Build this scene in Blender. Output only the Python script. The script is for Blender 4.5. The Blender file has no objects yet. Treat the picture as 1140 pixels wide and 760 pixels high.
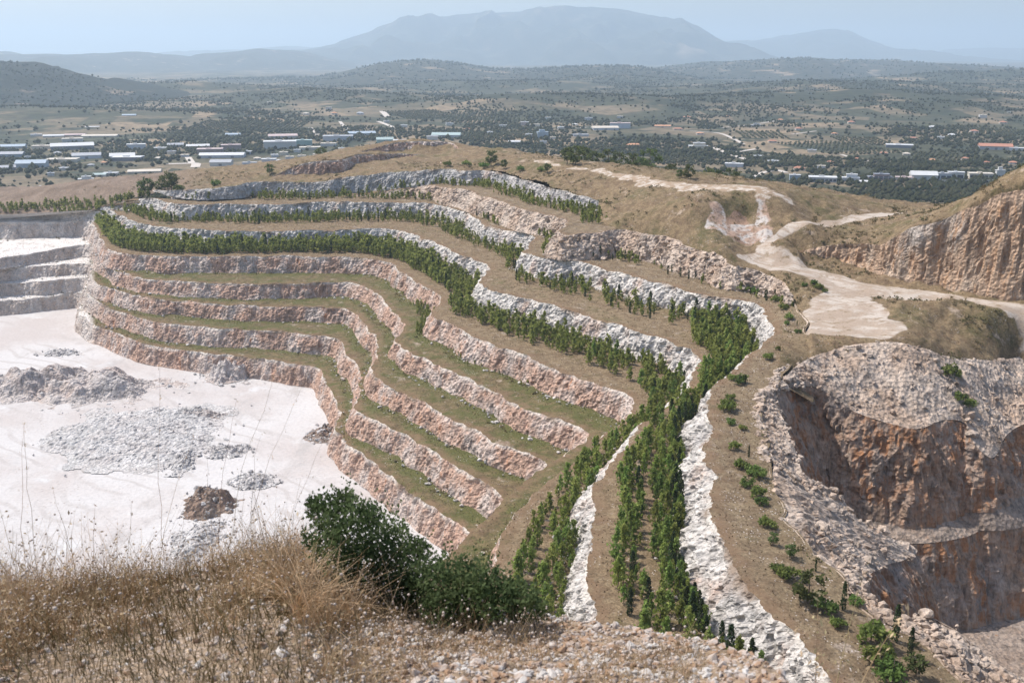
import bpy, math, random
import numpy as np

# ------------------------------------------------------------------ camera, sky, sun, exposure
scene = bpy.context.scene
COL = scene.collection
CAMZ = 130.0                      # the viewer stands 130 m above the quarry floor (z = 0)
PITCH = math.radians(16.2)
FPX = 1100.0                      # focal length in photograph pixels (1140 wide)

cam_d = bpy.data.cameras.new('camera')
cam_d.sensor_width = 36.0
cam_d.lens = 36.0 * FPX / 1140.0
cam_d.clip_start = 0.05
cam_d.clip_end = 60000.0
cam = bpy.data.objects.new('camera', cam_d)
cam.location = (0, 0, CAMZ)
cam.rotation_euler = (math.pi / 2 - PITCH, 0, 0)
COL.objects.link(cam)
scene.camera = cam
cam_d.dof.use_dof = True
cam_d.dof.focus_distance = 220.0
cam_d.dof.aperture_fstop = 7.0

SUN_EL = math.radians(57.0)
SUN_AZ = math.radians(-66.0)      # from +Y (view direction) towards -X (left)
sun_dir = (math.sin(SUN_AZ) * math.cos(SUN_EL), math.cos(SUN_AZ) * math.cos(SUN_EL), math.sin(SUN_EL))

world = bpy.data.worlds.new('World')
scene.world = world
world.use_nodes = True
wn = world.node_tree
wn.nodes.clear()
sky = wn.nodes.new('ShaderNodeTexSky')
sky.sky_type = 'NISHITA'
sky.sun_disc = False
sky.sun_elevation = SUN_EL
sky.sun_rotation = SUN_AZ
sky.altitude = 100.0
sky.air_density = 1.0
sky.dust_density = 2.6
sky.ozone_density = 1.2
bg = wn.nodes.new('ShaderNodeBackground')
bg.inputs['Strength'].default_value = 0.15
wo = wn.nodes.new('ShaderNodeOutputWorld')
wn.links.new(sky.outputs[0], bg.inputs[0])
wn.links.new(bg.outputs[0], wo.inputs[0])

sun_d = bpy.data.lights.new('sun', 'SUN')
sun_d.energy = 4.2
sun_d.angle = math.radians(0.5)
sun_d.color = (1.0, 0.95, 0.88)
sun = bpy.data.objects.new('sun', sun_d)
from mathutils import Vector
sun.rotation_euler = Vector(sun_dir).to_track_quat('Z', 'Y').to_euler()
sun.location = (0, 0, 400)
COL.objects.link(sun)

scene.view_settings.view_transform = 'Standard'
scene.view_settings.look = 'None'
scene.view_settings.exposure = 0.33
scene.view_settings.gamma = 1.0
scene.view_settings.use_curve_mapping = False
scene.cycles.use_denoising = True
scene.cycles.max_bounces = 5
scene.cycles.diffuse_bounces = 3
scene.cycles.glossy_bounces = 1
scene.cycles.transmission_bounces = 2
scene.cycles.transparent_max_bounces = 4
scene.cycles.volume_bounces = 1
scene.cycles.sample_clamp_indirect = 6.0

random.seed(7)
RNG = np.random.RandomState(11)

# ------------------------------------------------------------------ geometry helpers
CP, SP = math.cos(PITCH), math.sin(PITCH)
def unproj(px, py, h):
    """point on the ray of a photograph pixel, h metres below the viewer's eye"""
    px = np.asarray(px, float); py = np.asarray(py, float); h = np.asarray(h, float)
    u = (px - 570.0) / FPX; v = (380.0 - py) / FPX
    dx = u; dy = CP + v * SP; dz = -SP + v * CP
    s = -h / dz
    return np.stack([dx * s, dy * s, CAMZ + dz * s], -1)
def proj(P):
    P = np.asarray(P, float)
    x = P[..., 0]; y = P[..., 1]; z = P[..., 2] - CAMZ
    f = y * CP - z * SP; u = y * SP + z * CP
    return 570.0 + FPX * x / f, 380.0 - FPX * u / f

def _hash(ix, iy, iz, seed):
    h = (ix.astype(np.int64) * 374761393 + iy.astype(np.int64) * 668265263 + iz.astype(np.int64) * 2147483647 + seed * 1274126177) & 0xffffffff
    h = ((h ^ (h >> 13)) * 1274126177) & 0xffffffff
    h = ((h ^ (h >> 16)) * 2246822519) & 0xffffffff
    return ((h ^ (h >> 15)) & 0xffffff) / float(0xffffff)
def vnoise(P, scale=1.0, seed=0):
    """value noise in -1..1; scale may be a 3-vector of wavelengths"""
    q = np.asarray(P, float) / np.asarray(scale, float)
    i = np.floor(q).astype(np.int64); f = q - i; f = f * f * f * (f * (f * 6 - 15) + 10)
    r = 0
    for a in (0, 1):
        for b in (0, 1):
            for c in (0, 1):
                w = (f[..., 0] if a else 1 - f[..., 0]) * (f[..., 1] if b else 1 - f[..., 1]) * (f[..., 2] if c else 1 - f[..., 2])
                r = r + w * _hash(i[..., 0] + a, i[..., 1] + b, i[..., 2] + c, seed)
    return r * 2 - 1
def fbm(P, scale, oct=4, seed=0, gain=0.5):
    s = np.asarray(scale, float); a = 1.0; r = 0; t = 0
    for o in range(oct):
        r = r + a * vnoise(P, s, seed + 17 * o); t += a; a *= gain; s = s / 2.03
    return r / t * 1.6
def cells(P, size, seed=0):
    """cellular pattern: a random number per fracture block, and distance to the block centre"""
    q = np.asarray(P, float) / np.asarray(size, float)
    i = np.floor(q).astype(np.int64)
    best = np.full(q.shape[:-1], 1e9); val = np.zeros(q.shape[:-1])
    for a in (-1, 0, 1):
        for b in (-1, 0, 1):
            for c in (-1, 0, 1):
                x = i[..., 0] + a; y = i[..., 1] + b; z = i[..., 2] + c
                d = (x + _hash(x, y, z, seed) - q[..., 0]) ** 2 + (y + _hash(x, y, z, seed + 1) - q[..., 1]) ** 2 + (z + _hash(x, y, z, seed + 2) - q[..., 2]) ** 2
                m = d < best
                best = np.where(m, d, best); val = np.where(m, _hash(x, y, z, seed + 3), val)
    return val, np.sqrt(best)

def mesh_from(name, V, Fq=None, Ft=None, attrs=None, smooth=False):
    """V (n,3); Fq (m,4) quads and/or Ft (k,3) triangles; attrs {name: per-vertex floats}"""
    V = np.ascontiguousarray(V, np.float32).reshape(-1, 3)
    me = bpy.data.meshes.new(name)
    nq = 0 if Fq is None else len(Fq); nt = 0 if Ft is None else len(Ft)
    idx = []
    if nq: idx.append(np.asarray(Fq, np.int32).ravel())
    if nt: idx.append(np.asarray(Ft, np.int32).ravel())
    idx = np.concatenate(idx)
    me.vertices.add(len(V)); me.vertices.foreach_set('co', V.ravel())
    me.loops.add(len(idx)); me.loops.foreach_set('vertex_index', idx)
    me.polygons.add(nq + nt)
    starts = np.concatenate([np.arange(nq) * 4, nq * 4 + np.arange(nt) * 3]).astype(np.int32)
    me.polygons.foreach_set('loop_start', starts)
    me.polygons.foreach_set('use_smooth', np.full(nq + nt, bool(smooth)))
    for k, a in (attrs or {}).items():
        at = me.attributes.new(k, 'FLOAT', 'POINT'); at.data.foreach_set('value', np.asarray(a, np.float32).ravel())
    me.update(calc_edges=True)
    return me
def grid_faces(nr, nc, mask=None):
    r, c = np.meshgrid(np.arange(nr - 1), np.arange(nc - 1), indexing='ij')
    a = (r * nc + c); q = np.stack([a, a + 1, a + nc + 1, a + nc], -1)
    if mask is not None: q = q[mask]
    return q.reshape(-1, 4)
def add(name, me, mat=None, parent=None, loc=None, rz=None):
    o = bpy.data.objects.new(name, me)
    if mat is not None and me is not None and not me.materials: me.materials.append(mat)
    COL.objects.link(o)
    if parent is not None: o.parent = parent
    if loc is not None: o.location = loc
    if rz is not None: o.rotation_euler = (0, 0, rz)
    return o
def struct(o): o['kind'] = 'structure'; return o
def stuff(o, label, cat):
    o['kind'] = 'stuff'; o['label'] = label; o['category'] = cat; return o
def tag(o, label, cat, group=None):
    o['label'] = label; o['category'] = cat
    if group: o['group'] = group
    return o
def empty(name, loc, rz=0.0, s=1.0):
    o = bpy.data.objects.new(name, None); COL.objects.link(o)
    o.location = loc; o.rotation_euler = (0, 0, rz); o.scale = (s, s, s); o.empty_display_size = 0.5
    return o

def curve(ctrl, step=(0.34, 0.85), k=0.0019):
    """pixel polyline with heights -> smooth plan curve, resampled"""
    c = np.array(ctrl, float)
    P = unproj(c[:, 0], c[:, 1], c[:, 2])
    P = np.vstack([2 * P[0] - P[1], P, 2 * P[-1] - P[-2]])
    out = []
    for i in range(1, len(P) - 2):
        p0, p1, p2, p3 = P[i - 1:i + 3]
        t0 = 0; t1 = t0 + max(np.linalg.norm(p1 - p0), 1e-3) ** .5; t2 = t1 + max(np.linalg.norm(p2 - p1), 1e-3) ** .5; t3 = t2 + max(np.linalg.norm(p3 - p2), 1e-3) ** .5
        t = np.linspace(t1, t2, 40, endpoint=False)[:, None]
        A1 = (t1 - t) / (t1 - t0) * p0 + (t - t0) / (t1 - t0) * p1
        A2 = (t2 - t) / (t2 - t1) * p1 + (t - t1) / (t2 - t1) * p2
        A3 = (t3 - t) / (t3 - t2) * p2 + (t - t2) / (t3 - t2) * p3
        B1 = (t2 - t) / (t2 - t0) * A1 + (t - t0) / (t2 - t0) * A2
        B2 = (t3 - t) / (t3 - t1) * A2 + (t - t1) / (t3 - t1) * A3
        out.append((t2 - t) / (t2 - t1) * B1 + (t - t1) / (t2 - t1) * B2)
    Q = np.vstack(out + [P[-2][None]])
    seg = np.linalg.norm(np.diff(Q, axis=0), axis=1)
    d = np.linalg.norm(Q - np.array([0, 0, CAMZ]), axis=1)
    st = np.clip(k * d, *step)
    u = np.concatenate([[0], np.cumsum(seg / (0.5 * (st[1:] + st[:-1])))])
    n = int(u[-1])
    return np.stack([np.interp(np.linspace(0, u[-1], n), u, Q[:, i]) for i in range(3)], -1)
def smooth1(a, n):
    if n < 1: return a
    k = np.hanning(2 * n + 3)[1:-1]; k /= k.sum()
    a = np.asarray(a, float)
    if a.ndim == 1: return np.convolve(np.pad(a, n, mode='edge'), k, 'valid')
    return np.stack([smooth1(a[:, i], n) for i in range(a.shape[1])], -1)
def right_normals(C, n=6):
    d = np.gradient(C[:, :2], axis=0)
    nn = np.stack([d[:, 1], -d[:, 0]], -1)
    nn = smooth1(nn, n)
    return nn / (np.linalg.norm(nn, axis=1, keepdims=True) + 1e-9)
def nearest(A, B):
    """for each row of A the index of the nearest row of B (plan)"""
    out = np.empty(len(A), int)
    for i in range(0, len(A), 400):
        d = ((A[i:i + 400, None, :2] - B[None, :, :2]) ** 2).sum(-1)
        out[i:i + 400] = d.argmin(1)
    return out
def dtw(A, B):
    """monotone pairing of two curves"""
    n, m = len(A), len(B)
    C = np.sqrt(((A[:, None, :2] - B[None, :, :2]) ** 2).sum(-1)) + 0.05
    D = np.full((n + 1, m + 1), 1e12); D[0, 0] = 0
    for s in range(2, n + m + 1):
        i = np.arange(max(1, s - m), min(n, s - 1) + 1); j = s - i
        D[i, j] = C[i - 1, j - 1] * 1.0 + np.minimum(np.minimum(D[i - 1, j], D[i, j - 1]), D[i - 1, j - 1] + 0.3 * C[i - 1, j - 1])
    i, j = n, m; path = []
    while i > 0 and j > 0:
        path.append((i - 1, j - 1))
        a, b, c = D[i - 1, j - 1], D[i - 1, j], D[i, j - 1]
        if a <= b and a <= c: i -= 1; j -= 1
        elif b <= c: i -= 1
        else: j -= 1
    return np.array(path[::-1])

def rock_disp(P, amp=1.0, seed=0, blk=2.4):
    a, da = cells(P, (blk * .85, blk * .85, blk * 2.2), seed)
    b, db = cells(P, (blk * .36, blk * .36, blk * .8), seed + 9)
    big = fbm(P, (11, 11, 20), 3, seed + 20)
    rib = 1 - np.abs(fbm(P, (3.2, 3.2, 30), 3, seed + 30))
    f3, _ = cells(P, (blk * .2, blk * .2, blk * .34), seed + 15)
    jn = fbm(P, (1.5, 1.5, 22), 2, seed + 40)
    return amp * (0.75 * big + 0.70 * (a - .5) - 0.18 * da + 0.50 * (b - .5) - 0.12 * db + 0.28 * (f3 - .5) + 0.95 * (rib - .7) - 0.50 * np.clip(jn - .25, 0, 1) * 2)

class Face:
    pass
def make_face(C, zlow, batter=0.34, rows=26, amp=1.0, seed=0, ext=0.0, blk=2.4, lift=None, toe_noise=0.6, name='quarry_face', mat=None, minh=0.25):
    """rock face hanging from crest curve C down to height zlow (array)"""
    C = C.copy(); n = right_normals(C)
    hgt = np.maximum(C[:, 2] - zlow, minh)
    s3 = C.copy()
    off = hgt * batter + toe_noise * (1 + fbm(s3, 14, 2, seed + 50)) * np.clip(hgt / 6, 0, 1) + 0.15
    T = C.copy(); T[:, :2] += n * off[:, None]; T[:, 2] = C[:, 2] - hgt
    T[:, :2] = smooth1(T[:, :2], 4)
    v = np.linspace(0, 1, rows)
    prof = v ** 1.25                                   # steeper near the top
    G = T[None] * (1 - v)[:, None, None] + C[None] * v[:, None, None]
    G[:, :, :2] = T[None, :, :2] * (1 - prof)[:, None, None] + C[None, :, :2] * prof[:, None, None]
    env = np.clip(np.minimum(0.25 + v * 3.2, 0.42 + (1 - v) * 3.0), 0, 1)[:, None] * np.clip(hgt / 5.0, 0.05, 1.0)[None]
    D = rock_disp(G, amp, seed, blk) * env
    G[:, :, :2] += n[None] * D[..., None]
    G[:, :, 2] += 0.25 * env * fbm(G, 2.2, 2, seed + 70)
    G[-1, :, 2] += 0.25 * fbm(C, 5, 3, seed + 80) * np.clip(hgt / 5, 0, 1)
    nr, nc = G.shape[:2]
    f = Face(); f.C = C; f.T = T; f.top = G[-1].copy(); f.bot = G[0].copy(); f.n = n; f.h = hgt
    V = G.reshape(-1, 3)
    west = np.clip((118 - proj(C)[0]) / 16.0, 0, 1)
    me = mesh_from(name, V, grid_faces(nr, nc), attrs={'v': np.repeat(v, nc), 'hh': np.tile(hgt, nr), 'west': np.tile(west, nr)})
    f.obj = struct(add(name, me, mat))
    return f

class Bench:
    pass
def make_bench(A, nA, B, rows=9, seed=0, bump=0.3, talus=0.9, name='terrace', mat=None, inset=0.7, tilt=0.0, attr=0.0):
    """terrace surface between the toe A of the face above and the crest B of the face below"""
    A = A.copy()
    if nA is not None: A[:, :2] -= nA * inset
    p = dtw(A, B)
    a = A[p[:, 0]]; b = B[p[:, 1]]
    w = np.linalg.norm(a[:, :2] - b[:, :2], axis=1)
    t = np.linspace(0, 1, rows) ** 0.9
    G = a[None] * (1 - t)[:, None, None] + b[None] * t[:, None, None]
    dA = t[:, None] * w[None]
    edge = np.clip(dA / 1.5, 0, 1) * np.clip((w[None] - dA) / 1.5, 0, 1)
    G[..., 2] += edge * (bump * fbm(G, 5.5, 4, seed) + bump * 0.5)
    G[..., 2] += talus * np.exp(-dA / 1.8) * (0.55 + 0.45 * fbm(G, 7, 2, seed + 5)) * np.clip(w[None] / 4, 0, 1)
    dust = np.clip((106 - proj(G)[0]) / 8.0, 0, 1)
    me = mesh_from(name, G.reshape(-1, 3), grid_faces(*G.shape[:2]), attrs={'dust': dust.ravel(), 't': np.repeat(t, G.shape[1]), 'dA': dA.ravel(), 'dB': (w[None] - dA).ravel()}, smooth=True)
    o = struct(add(name, me, mat))
    k = Bench(); k.G = G; k.t = t; k.w = w; k.obj = o
    return k
# ------------------------------------------------------------------ materials
class NB:
    """small node builder"""
    def __init__(s, name):
        s.m = bpy.data.materials.new(name); s.m.use_nodes = True
        s.t = s.m.node_tree; s.t.nodes.clear()
        s.out = s.t.nodes.new('ShaderNodeOutputMaterial')
        s.b = s.t.nodes.new('ShaderNodeBsdfPrincipled')
        s.b.inputs['Roughness'].default_value = 0.9
        s.b.inputs['Specular IOR Level'].default_value = 0.2
        s.t.links.new(s.b.outputs[0], s.out.inputs['Surface'])
        s._pos = None
    def n(s, typ, **kw):
        nd = s.t.nodes.new(typ)
        for k, v in kw.items(): setattr(nd, k, v)
        return nd
    def link(s, a, b): s.t.links.new(a, b)
    def pos(s):
        if s._pos is None: s._pos = s.n('ShaderNodeNewGeometry').outputs['Position']
        return s._pos
    def mapped(s, scale):
        mp = s.n('ShaderNodeMapping'); mp.inputs['Scale'].default_value = scale
        s.link(s.pos(), mp.inputs['Vector']); return mp.outputs[0]
    def mapped_rot(s, scale, rz):
        m1 = s.n('ShaderNodeMapping'); m1.inputs['Rotation'].default_value = (0, 0, rz); s.link(s.pos(), m1.inputs['Vector'])
        m2 = s.n('ShaderNodeMapping'); m2.inputs['Scale'].default_value = scale; s.link(m1.outputs[0], m2.inputs['Vector']); return m2.outputs[0]
    def noise(s, scale, detail=4, rough=0.55, vec=None, dist=0.0):
        nd = s.n('ShaderNodeTexNoise'); nd.inputs['Scale'].default_value = scale; nd.inputs['Detail'].default_value = detail
        nd.inputs['Roughness'].default_value = rough; nd.inputs['Distortion'].default_value = dist
        s.link(vec if vec is not None else s.pos(), nd.inputs['Vector']); return nd.outputs['Fac']
    def voro(s, scale, vec=None, feature='F1', out='Distance'):
        nd = s.n('ShaderNodeTexVoronoi', feature=feature); nd.inputs['Scale'].default_value = scale
        s.link(vec if vec is not None else s.pos(), nd.inputs['Vector']); return nd.outputs[out]
    def ramp(s, fac, lo, hi):
        nd = s.n('ShaderNodeMapRange', interpolation_type='SMOOTHSTEP'); nd.inputs['From Min'].default_value = lo; nd.inputs['From Max'].default_value = hi
        s.link(fac, nd.inputs['Value']); return nd.outputs[0]
    def attr(s, name):
        nd = s.n('ShaderNodeAttribute', attribute_name=name); return nd.outputs['Fac']
    def math(s, op, a, b=None):
        nd = s.n('ShaderNodeMath', operation=op)
        for i, x in enumerate((a, b)):
            if x is None: continue
            if isinstance(x, (int, float)): nd.inputs[i].default_value = x
            else: s.link(x, nd.inputs[i])
        return nd.outputs[0]
    def mix(s, fac, a, b):
        nd = s.n('ShaderNodeMix', data_type='RGBA')
        for i, x in ((0, fac), (6, a), (7, b)):
            if isinstance(x, (int, float)): nd.inputs[i].default_value = x
            elif isinstance(x, tuple): nd.inputs[i].default_value = (*x, 1)
            else: s.link(x, nd.inputs[i])
        return nd.outputs[2]
    def mul(s, a, fac, amount=1.0):
        """multiply a colour's brightness by a 0..1-ish factor socket"""
        nd = s.n('ShaderNodeMix', data_type='RGBA', blend_type='MULTIPLY'); nd.inputs[0].default_value = amount
        s.link(a, nd.inputs[6])
        c = s.n('ShaderNodeCombineColor')
        for i in range(3): s.link(fac, c.inputs[i])
        s.link(c.outputs[0], nd.inputs[7]); return nd.outputs[2]
    def bump(s, h, strength=0.5, dist=0.3):
        nd = s.n('ShaderNodeBump'); nd.inputs['Strength'].default_value = strength; nd.inputs['Distance'].default_value = dist
        s.link(h, nd.inputs['Height']); s.link(nd.outputs[0], s.b.inputs['Normal'])
    def done(s, col, rough=0.9):
        s.b.inputs['Roughness'].default_value = rough
        if isinstance(col, tuple): s.b.inputs['Base Color'].default_value = (*col, 1)
        else: s.link(col, s.b.inputs['Base Color'])
        return s.m

def rock_mat(name, white, pink, grey, ochre, kp=(0.42, 0.62), kg=(0.5, 0.68), ko=(0.6, 0.72), dirt=True):
    b = NB(name)
    big = b.noise(0.035, 4, .6)
    mid = b.noise(1.0, 4, .6, b.mapped((0.11, 0.11, 0.06)))
    streak = b.noise(1.0, 5, .65, b.mapped((0.55, 0.55, 0.07)))
    fine = b.noise(1.6, 8, .75)
    c = b.mix(b.ramp(mid, *kp), white, pink)
    c = b.mix(b.ramp(big, *kg), c, grey)
    c = b.mix(b.math('MULTIPLY', b.ramp(streak, *ko), b.ramp(b.noise(0.09, 3), .35, .6)), c, ochre)
    c = b.mul(c, b.ramp(streak, 0.02, 0.60))
    st2 = b.noise(1.0, 4, .7, b.mapped((1.6, 1.6, 0.12)))
    c = b.mul(c, b.ramp(st2, 0.0, 0.60))
    blocks = b.voro(0.75, b.mapped((1, 1, .7)), out='Color')
    sep = b.n('ShaderNodeSeparateColor'); b.link(blocks, sep.inputs[0])
    c = b.mul(c, b.ramp(sep.outputs[0], -1.8, 1.0))
    c = b.mix(b.math('MULTIPLY', b.attr('west'), .8), c, b.mul(b.mix(b.ramp(mid, .4, .6), (0.60, .54, .49), (.52, .45, .395)), b.ramp(streak, -.2, .6)))
    if dirt:   # pale broken lip at the crest, brown soil washed over the topmost metre here and there
        v = b.attr('v')
        lip = b.math('MULTIPLY', b.ramp(v, .80, .97), b.ramp(b.noise(0.16, 3), .40, .56))
        c = b.mix(b.math('MULTIPLY', lip, 0.75), c, (0.60, 0.55, 0.49))
        soil = b.math('MULTIPLY', b.ramp(v, .74, .98), b.ramp(b.noise(0.07, 4), .55, .63))
        c = b.mix(b.math('MULTIPLY', soil, 0.8), c, (0.22, 0.15, 0.10))
    h = b.math('ADD', b.math('MULTIPLY', fine, 0.6), b.voro(0.9, feature='F1'))
    b.bump(h, 0.9, 0.7)
    return b.done(c)

def ground_mat(name, dry, brown, green, gk=(0.5, 0.66), gedge=0.0, stones=0.0, stonecol=(.52, .46, .42), bare=(0.40, 0.32, 0.25), bk=(0.62, 0.72), scale=1.0):
    """dry grass terrace: straw, brown earth, olive weeds, bare scuffed patches"""
    b = NB(name)
    n1 = b.noise(0.10 * scale, 5, .62); n2 = b.noise(0.45 * scale, 5, .65); n3 = b.noise(2.2 * scale, 5, .7)
    c = b.mix(b.ramp(n2, .38, .62), dry, brown)
    g = b.ramp(b.math('ADD', b.math('MULTIPLY', n1, .6), b.math('MULTIPLY', n2, .4)), *gk)
    if gedge:   # damper and greener in the lee of the face above
        t = b.attr('dA'); near = b.ramp(t, 6.5, 1.0)
        g = b.math('MINIMUM', b.math('ADD', g, b.math('MULTIPLY', near, gedge)), 0.92)
    c = b.mix(g, c, green)
    c = b.mix(b.ramp(b.noise(0.16 * scale, 4, .6), *bk), c, bare)
    c = b.mul(c, b.ramp(n3, .05, .72))
    if stones:
        st = b.math('MULTIPLY', b.ramp(b.voro(1.7 * scale), .28, .12), b.ramp(b.noise(.22 * scale, 3), .62 - stones * .3, .72 - stones * .3))
        c = b.mix(st, c, stonecol)
    if gedge:
        c = b.mix(b.math('MULTIPLY', b.math('MULTIPLY', b.ramp(b.attr('dB'), 4.0, .8), b.ramp(b.noise(.3, 4), .32, .6)), .75), c, (.185, .118, .072))
        c = b.mix(b.math('MULTIPLY', b.attr('dust'), b.ramp(n1, .25, .45)), c, (.62, .58, .55))
    b.bump(b.math('ADD', n3, n2), 0.8, 0.35)
    return b.done(c, .95)

M = {}
WHITE = (0.70, 0.655, 0.61); PINK = (0.60, 0.455, 0.375); GREY = (0.54, 0.51, 0.485); OCHRE = (0.46, 0.27, 0.16)
M['rock_white'] = rock_mat('white_limestone', WHITE, PINK, GREY, OCHRE, kp=(.50, .72), kg=(.52, .75), ko=(.62, .8))
M['rock_pink'] = rock_mat('pink_limestone', (0.66, .55, .485), (0.56, .375, .285), (0.50, .43, .39), (0.46, .22, .12), kp=(.36, .56), kg=(.58, .78), ko=(.54, .70))
M['rock_grey'] = rock_mat('grey_limestone', (0.60, .56, .53), (0.50, .41, .36), (0.48, .465, .45), (0.38, .28, .21), kp=(.52, .72), kg=(.38, .6), ko=(.66, .8))
M['rock_orange'] = rock_mat('orange_limestone', (0.60, .465, .355), (0.53, .375, .265), (0.46, .40, .35), (0.44, .265, .155), kp=(.36, .52), kg=(.56, .72), ko=(.48, .62), dirt=False)
M['rock_red'] = rock_mat('rust_streaked_limestone', (0.52, .40, .32), (0.47, .325, .235), (0.40, .33, .29), (0.43, .215, .11), kp=(.38, .56), kg=(.50, .66), ko=(.42, .58), dirt=False)
M['rubble'] = rock_mat('pale_rubble', (0.63, .515, .425), (0.54, .405, .31), (0.49, .415, .36), (0.45, .285, .18), kp=(.40, .62), kg=(.56, .74), ko=(.6, .74), dirt=False)
M['bench_low'] = ground_mat('weedy_terrace', (0.23, .175, .090), (0.15, .105, .06), (0.122, .124, .040), gk=(.42, .60), gedge=0.55, stones=.25)
M['bench_mid'] = ground_mat('dry_terrace', (0.30, .222, .135), (0.205, .142, .085), (0.15, .135, .055), gk=(.52, .70), gedge=0.30, stones=.3)
M['bench_top'] = ground_mat('bare_dry_terrace', (0.29, .218, .135), (0.205, .145, .09), (0.15, .132, .06), gk=(.58, .76), gedge=0.1, stones=.5)
M['hill'] = ground_mat('dry_hillside', (0.33, .245, .14), (0.235, .165, .095), (0.15, .135, .06), gk=(.46, .66), stones=.35, bk=(.60, .70))
# ------------------------------------------------------------------ the quarry terraces
# crest lines of the rock faces, traced as (pixel x, pixel y, metres below the eye)
cr = {}
cr['H'] = [(-160, 345, 123), (0, 335, 123), (50, 331, 123), (86, 327, 122.5), (89, 337, 122), (87, 348, 122), (105, 361, 122), (135, 373, 122), (161, 382, 122), (194, 388, 122), (227, 392.5, 122), (251, 395, 122), (287, 399, 122), (328, 405, 122), (354, 409, 122),
           (362, 417, 122), (366, 430, 122), (374, 445, 122), (377, 460, 122), (373, 474, 122), (381, 490, 122), (405, 509, 122), (440, 534, 122), (475, 557, 122), (521, 589, 122), (520, 610, 122), (500, 640, 122)]
cr['G'] = [(-160, 325, 116), (0, 316, 116), (50, 313, 115.5), (93, 309, 115), (97, 318, 114.5), (94, 328, 114), (105, 334, 114), (126, 345, 114), (149, 352, 114), (185, 360, 114), (227, 364, 114), (269, 367, 114), (313, 369, 114), (346, 372, 114), (366, 374, 114),
           (377, 379, 114), (382, 387, 114), (391, 399, 114), (402, 415, 114), (402, 437, 114), (396, 453, 114), (403, 462, 114), (426, 473, 114), (475, 499, 114), (510, 521, 114), (561, 553, 114), (556, 580, 114), (520, 640, 114)]
cr['F'] = [(-160, 306, 109), (0, 299, 109), (50, 296, 109), (97, 293, 108.5), (103, 300, 108), (100, 308, 107), (109, 315, 107), (135, 325, 107), (179, 333, 107), (203, 335, 107), (251, 339, 107), (287, 340, 107), (328, 341, 107), (373, 343, 107), (388, 345, 107),
           (396, 352, 107), (408, 365, 107), (422, 380, 107), (421, 394, 107), (416, 410, 107), (421, 423, 107), (458, 442.5, 107), (510, 469, 107), (552.5, 490, 107), (610, 515, 107), (600, 540, 107), (540, 620, 107)]
cr['E'] = [(-160, 301, 103.5), (0, 287, 103.2), (50, 279, 102.5), (92, 272.5, 101.5), (107, 274, 101), (109, 283, 100), (120, 294, 100), (135, 304, 100), (164, 310, 100), (203, 313, 100), (239, 315, 100), (287, 316.5, 100), (343, 315, 100), (385, 314.5, 100), (406, 318, 100),
           (421, 329, 100), (436, 343, 100), (450, 357, 100), (449, 369, 100), (441, 381, 100), (450, 390, 100), (486, 405, 100), (514, 418, 100), (538, 430, 100), (580, 453, 100), (616, 465, 100), (652.5, 480, 100),
           (652, 488, 100), (612, 515, 100), (560, 557, 100), (521, 592, 100), (495, 625, 100), (470, 680, 100)]
cr['D'] = [(-160, 251, 93.5), (0, 248, 93), (60, 247, 92.6), (95, 246.5, 92.3), (107, 252, 92), (113, 267, 92), (129, 280, 92), (164, 284, 92), (209, 285.5, 92), (269, 285.5, 92), (328, 285, 92), (360, 286, 92), (397, 287, 92), (428, 290, 92), (443, 299, 92), (463, 314, 92),
           (490, 329, 92), (487, 337, 92), (479, 345, 92), (480, 352, 92), (500, 361, 92), (526, 372, 92), (552, 384, 92), (577, 392, 92), (615, 411, 92), (661, 426, 92), (693, 436, 92), (704, 446, 92), (702, 456, 92), (687, 471, 92), (655, 496, 92), (620, 525, 92), (594, 550, 92), (566, 582, 92), (552, 612, 92), (542, 640, 92), (530, 720, 92)]
cr['C'] = [(-160, 247, 93), (0, 243, 91.3), (60, 238.5, 89.3), (97, 235.5, 87), (124, 235, 85), (136, 241, 84), (152, 247, 84), (185, 252.5, 84), (217, 255, 84), (260, 257, 84), (314, 257.5, 84), (350, 256.5, 84), (387, 255.5, 84), (420, 254.5, 84), (440, 256, 84), (462, 262, 84), (481, 270, 84), (503, 279, 84), (527, 288, 84),
           (543, 296, 84), (540, 304, 84), (533, 312, 84), (536, 318, 84), (558, 327, 84), (595, 334, 84), (619, 341, 84), (650, 351, 84), (678, 360, 84), (706, 367.5, 84), (740, 378, 84), (762, 387, 84), (777, 396, 84), (779, 404, 84), (772, 418, 84), (757, 440, 84), (745, 449, 84), (728, 466, 84), (689, 503, 84), (667, 533, 84), (659, 570, 84), (657, 605, 84), (661, 640, 84), (667, 690, 84), (690, 770, 84)]
cr['B'] = [(112, 230.5, 84), (130, 226, 81), (150, 221.5, 78), (166, 220.5, 76.2), (180, 223.5, 76), (198, 227.5, 76), (226, 227.5, 76), (260, 227, 76), (290, 227.5, 76), (319, 227, 76), (343, 225.5, 76), (365, 225, 76), (400, 225, 76), (440, 225, 76), (457, 225.5, 76), (481, 227, 76), (501, 231, 76), (523, 239, 76), (536, 248.5, 76), (549, 253, 76), (577, 257, 76),
           (592, 265, 76), (590, 272, 76), (584, 279, 76), (597, 286, 76), (614, 288.5, 76), (658, 295, 76), (684, 303, 76), (713, 310, 76), (747, 318, 76), (766, 324.5, 76), (783, 328, 76), (808, 331, 76), (834, 336, 76), (847, 341, 76), (851, 350, 76), (857, 364, 76), (857, 375, 76), (848, 384, 76), (830, 398, 76), (817, 410, 76), (797, 427, 76), (786, 450, 76), (785, 476, 76), (788, 520, 76), (792, 556, 76), (798, 595, 76), (828, 647, 76.3), (887, 714, 77), (935, 765, 78)]
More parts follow.
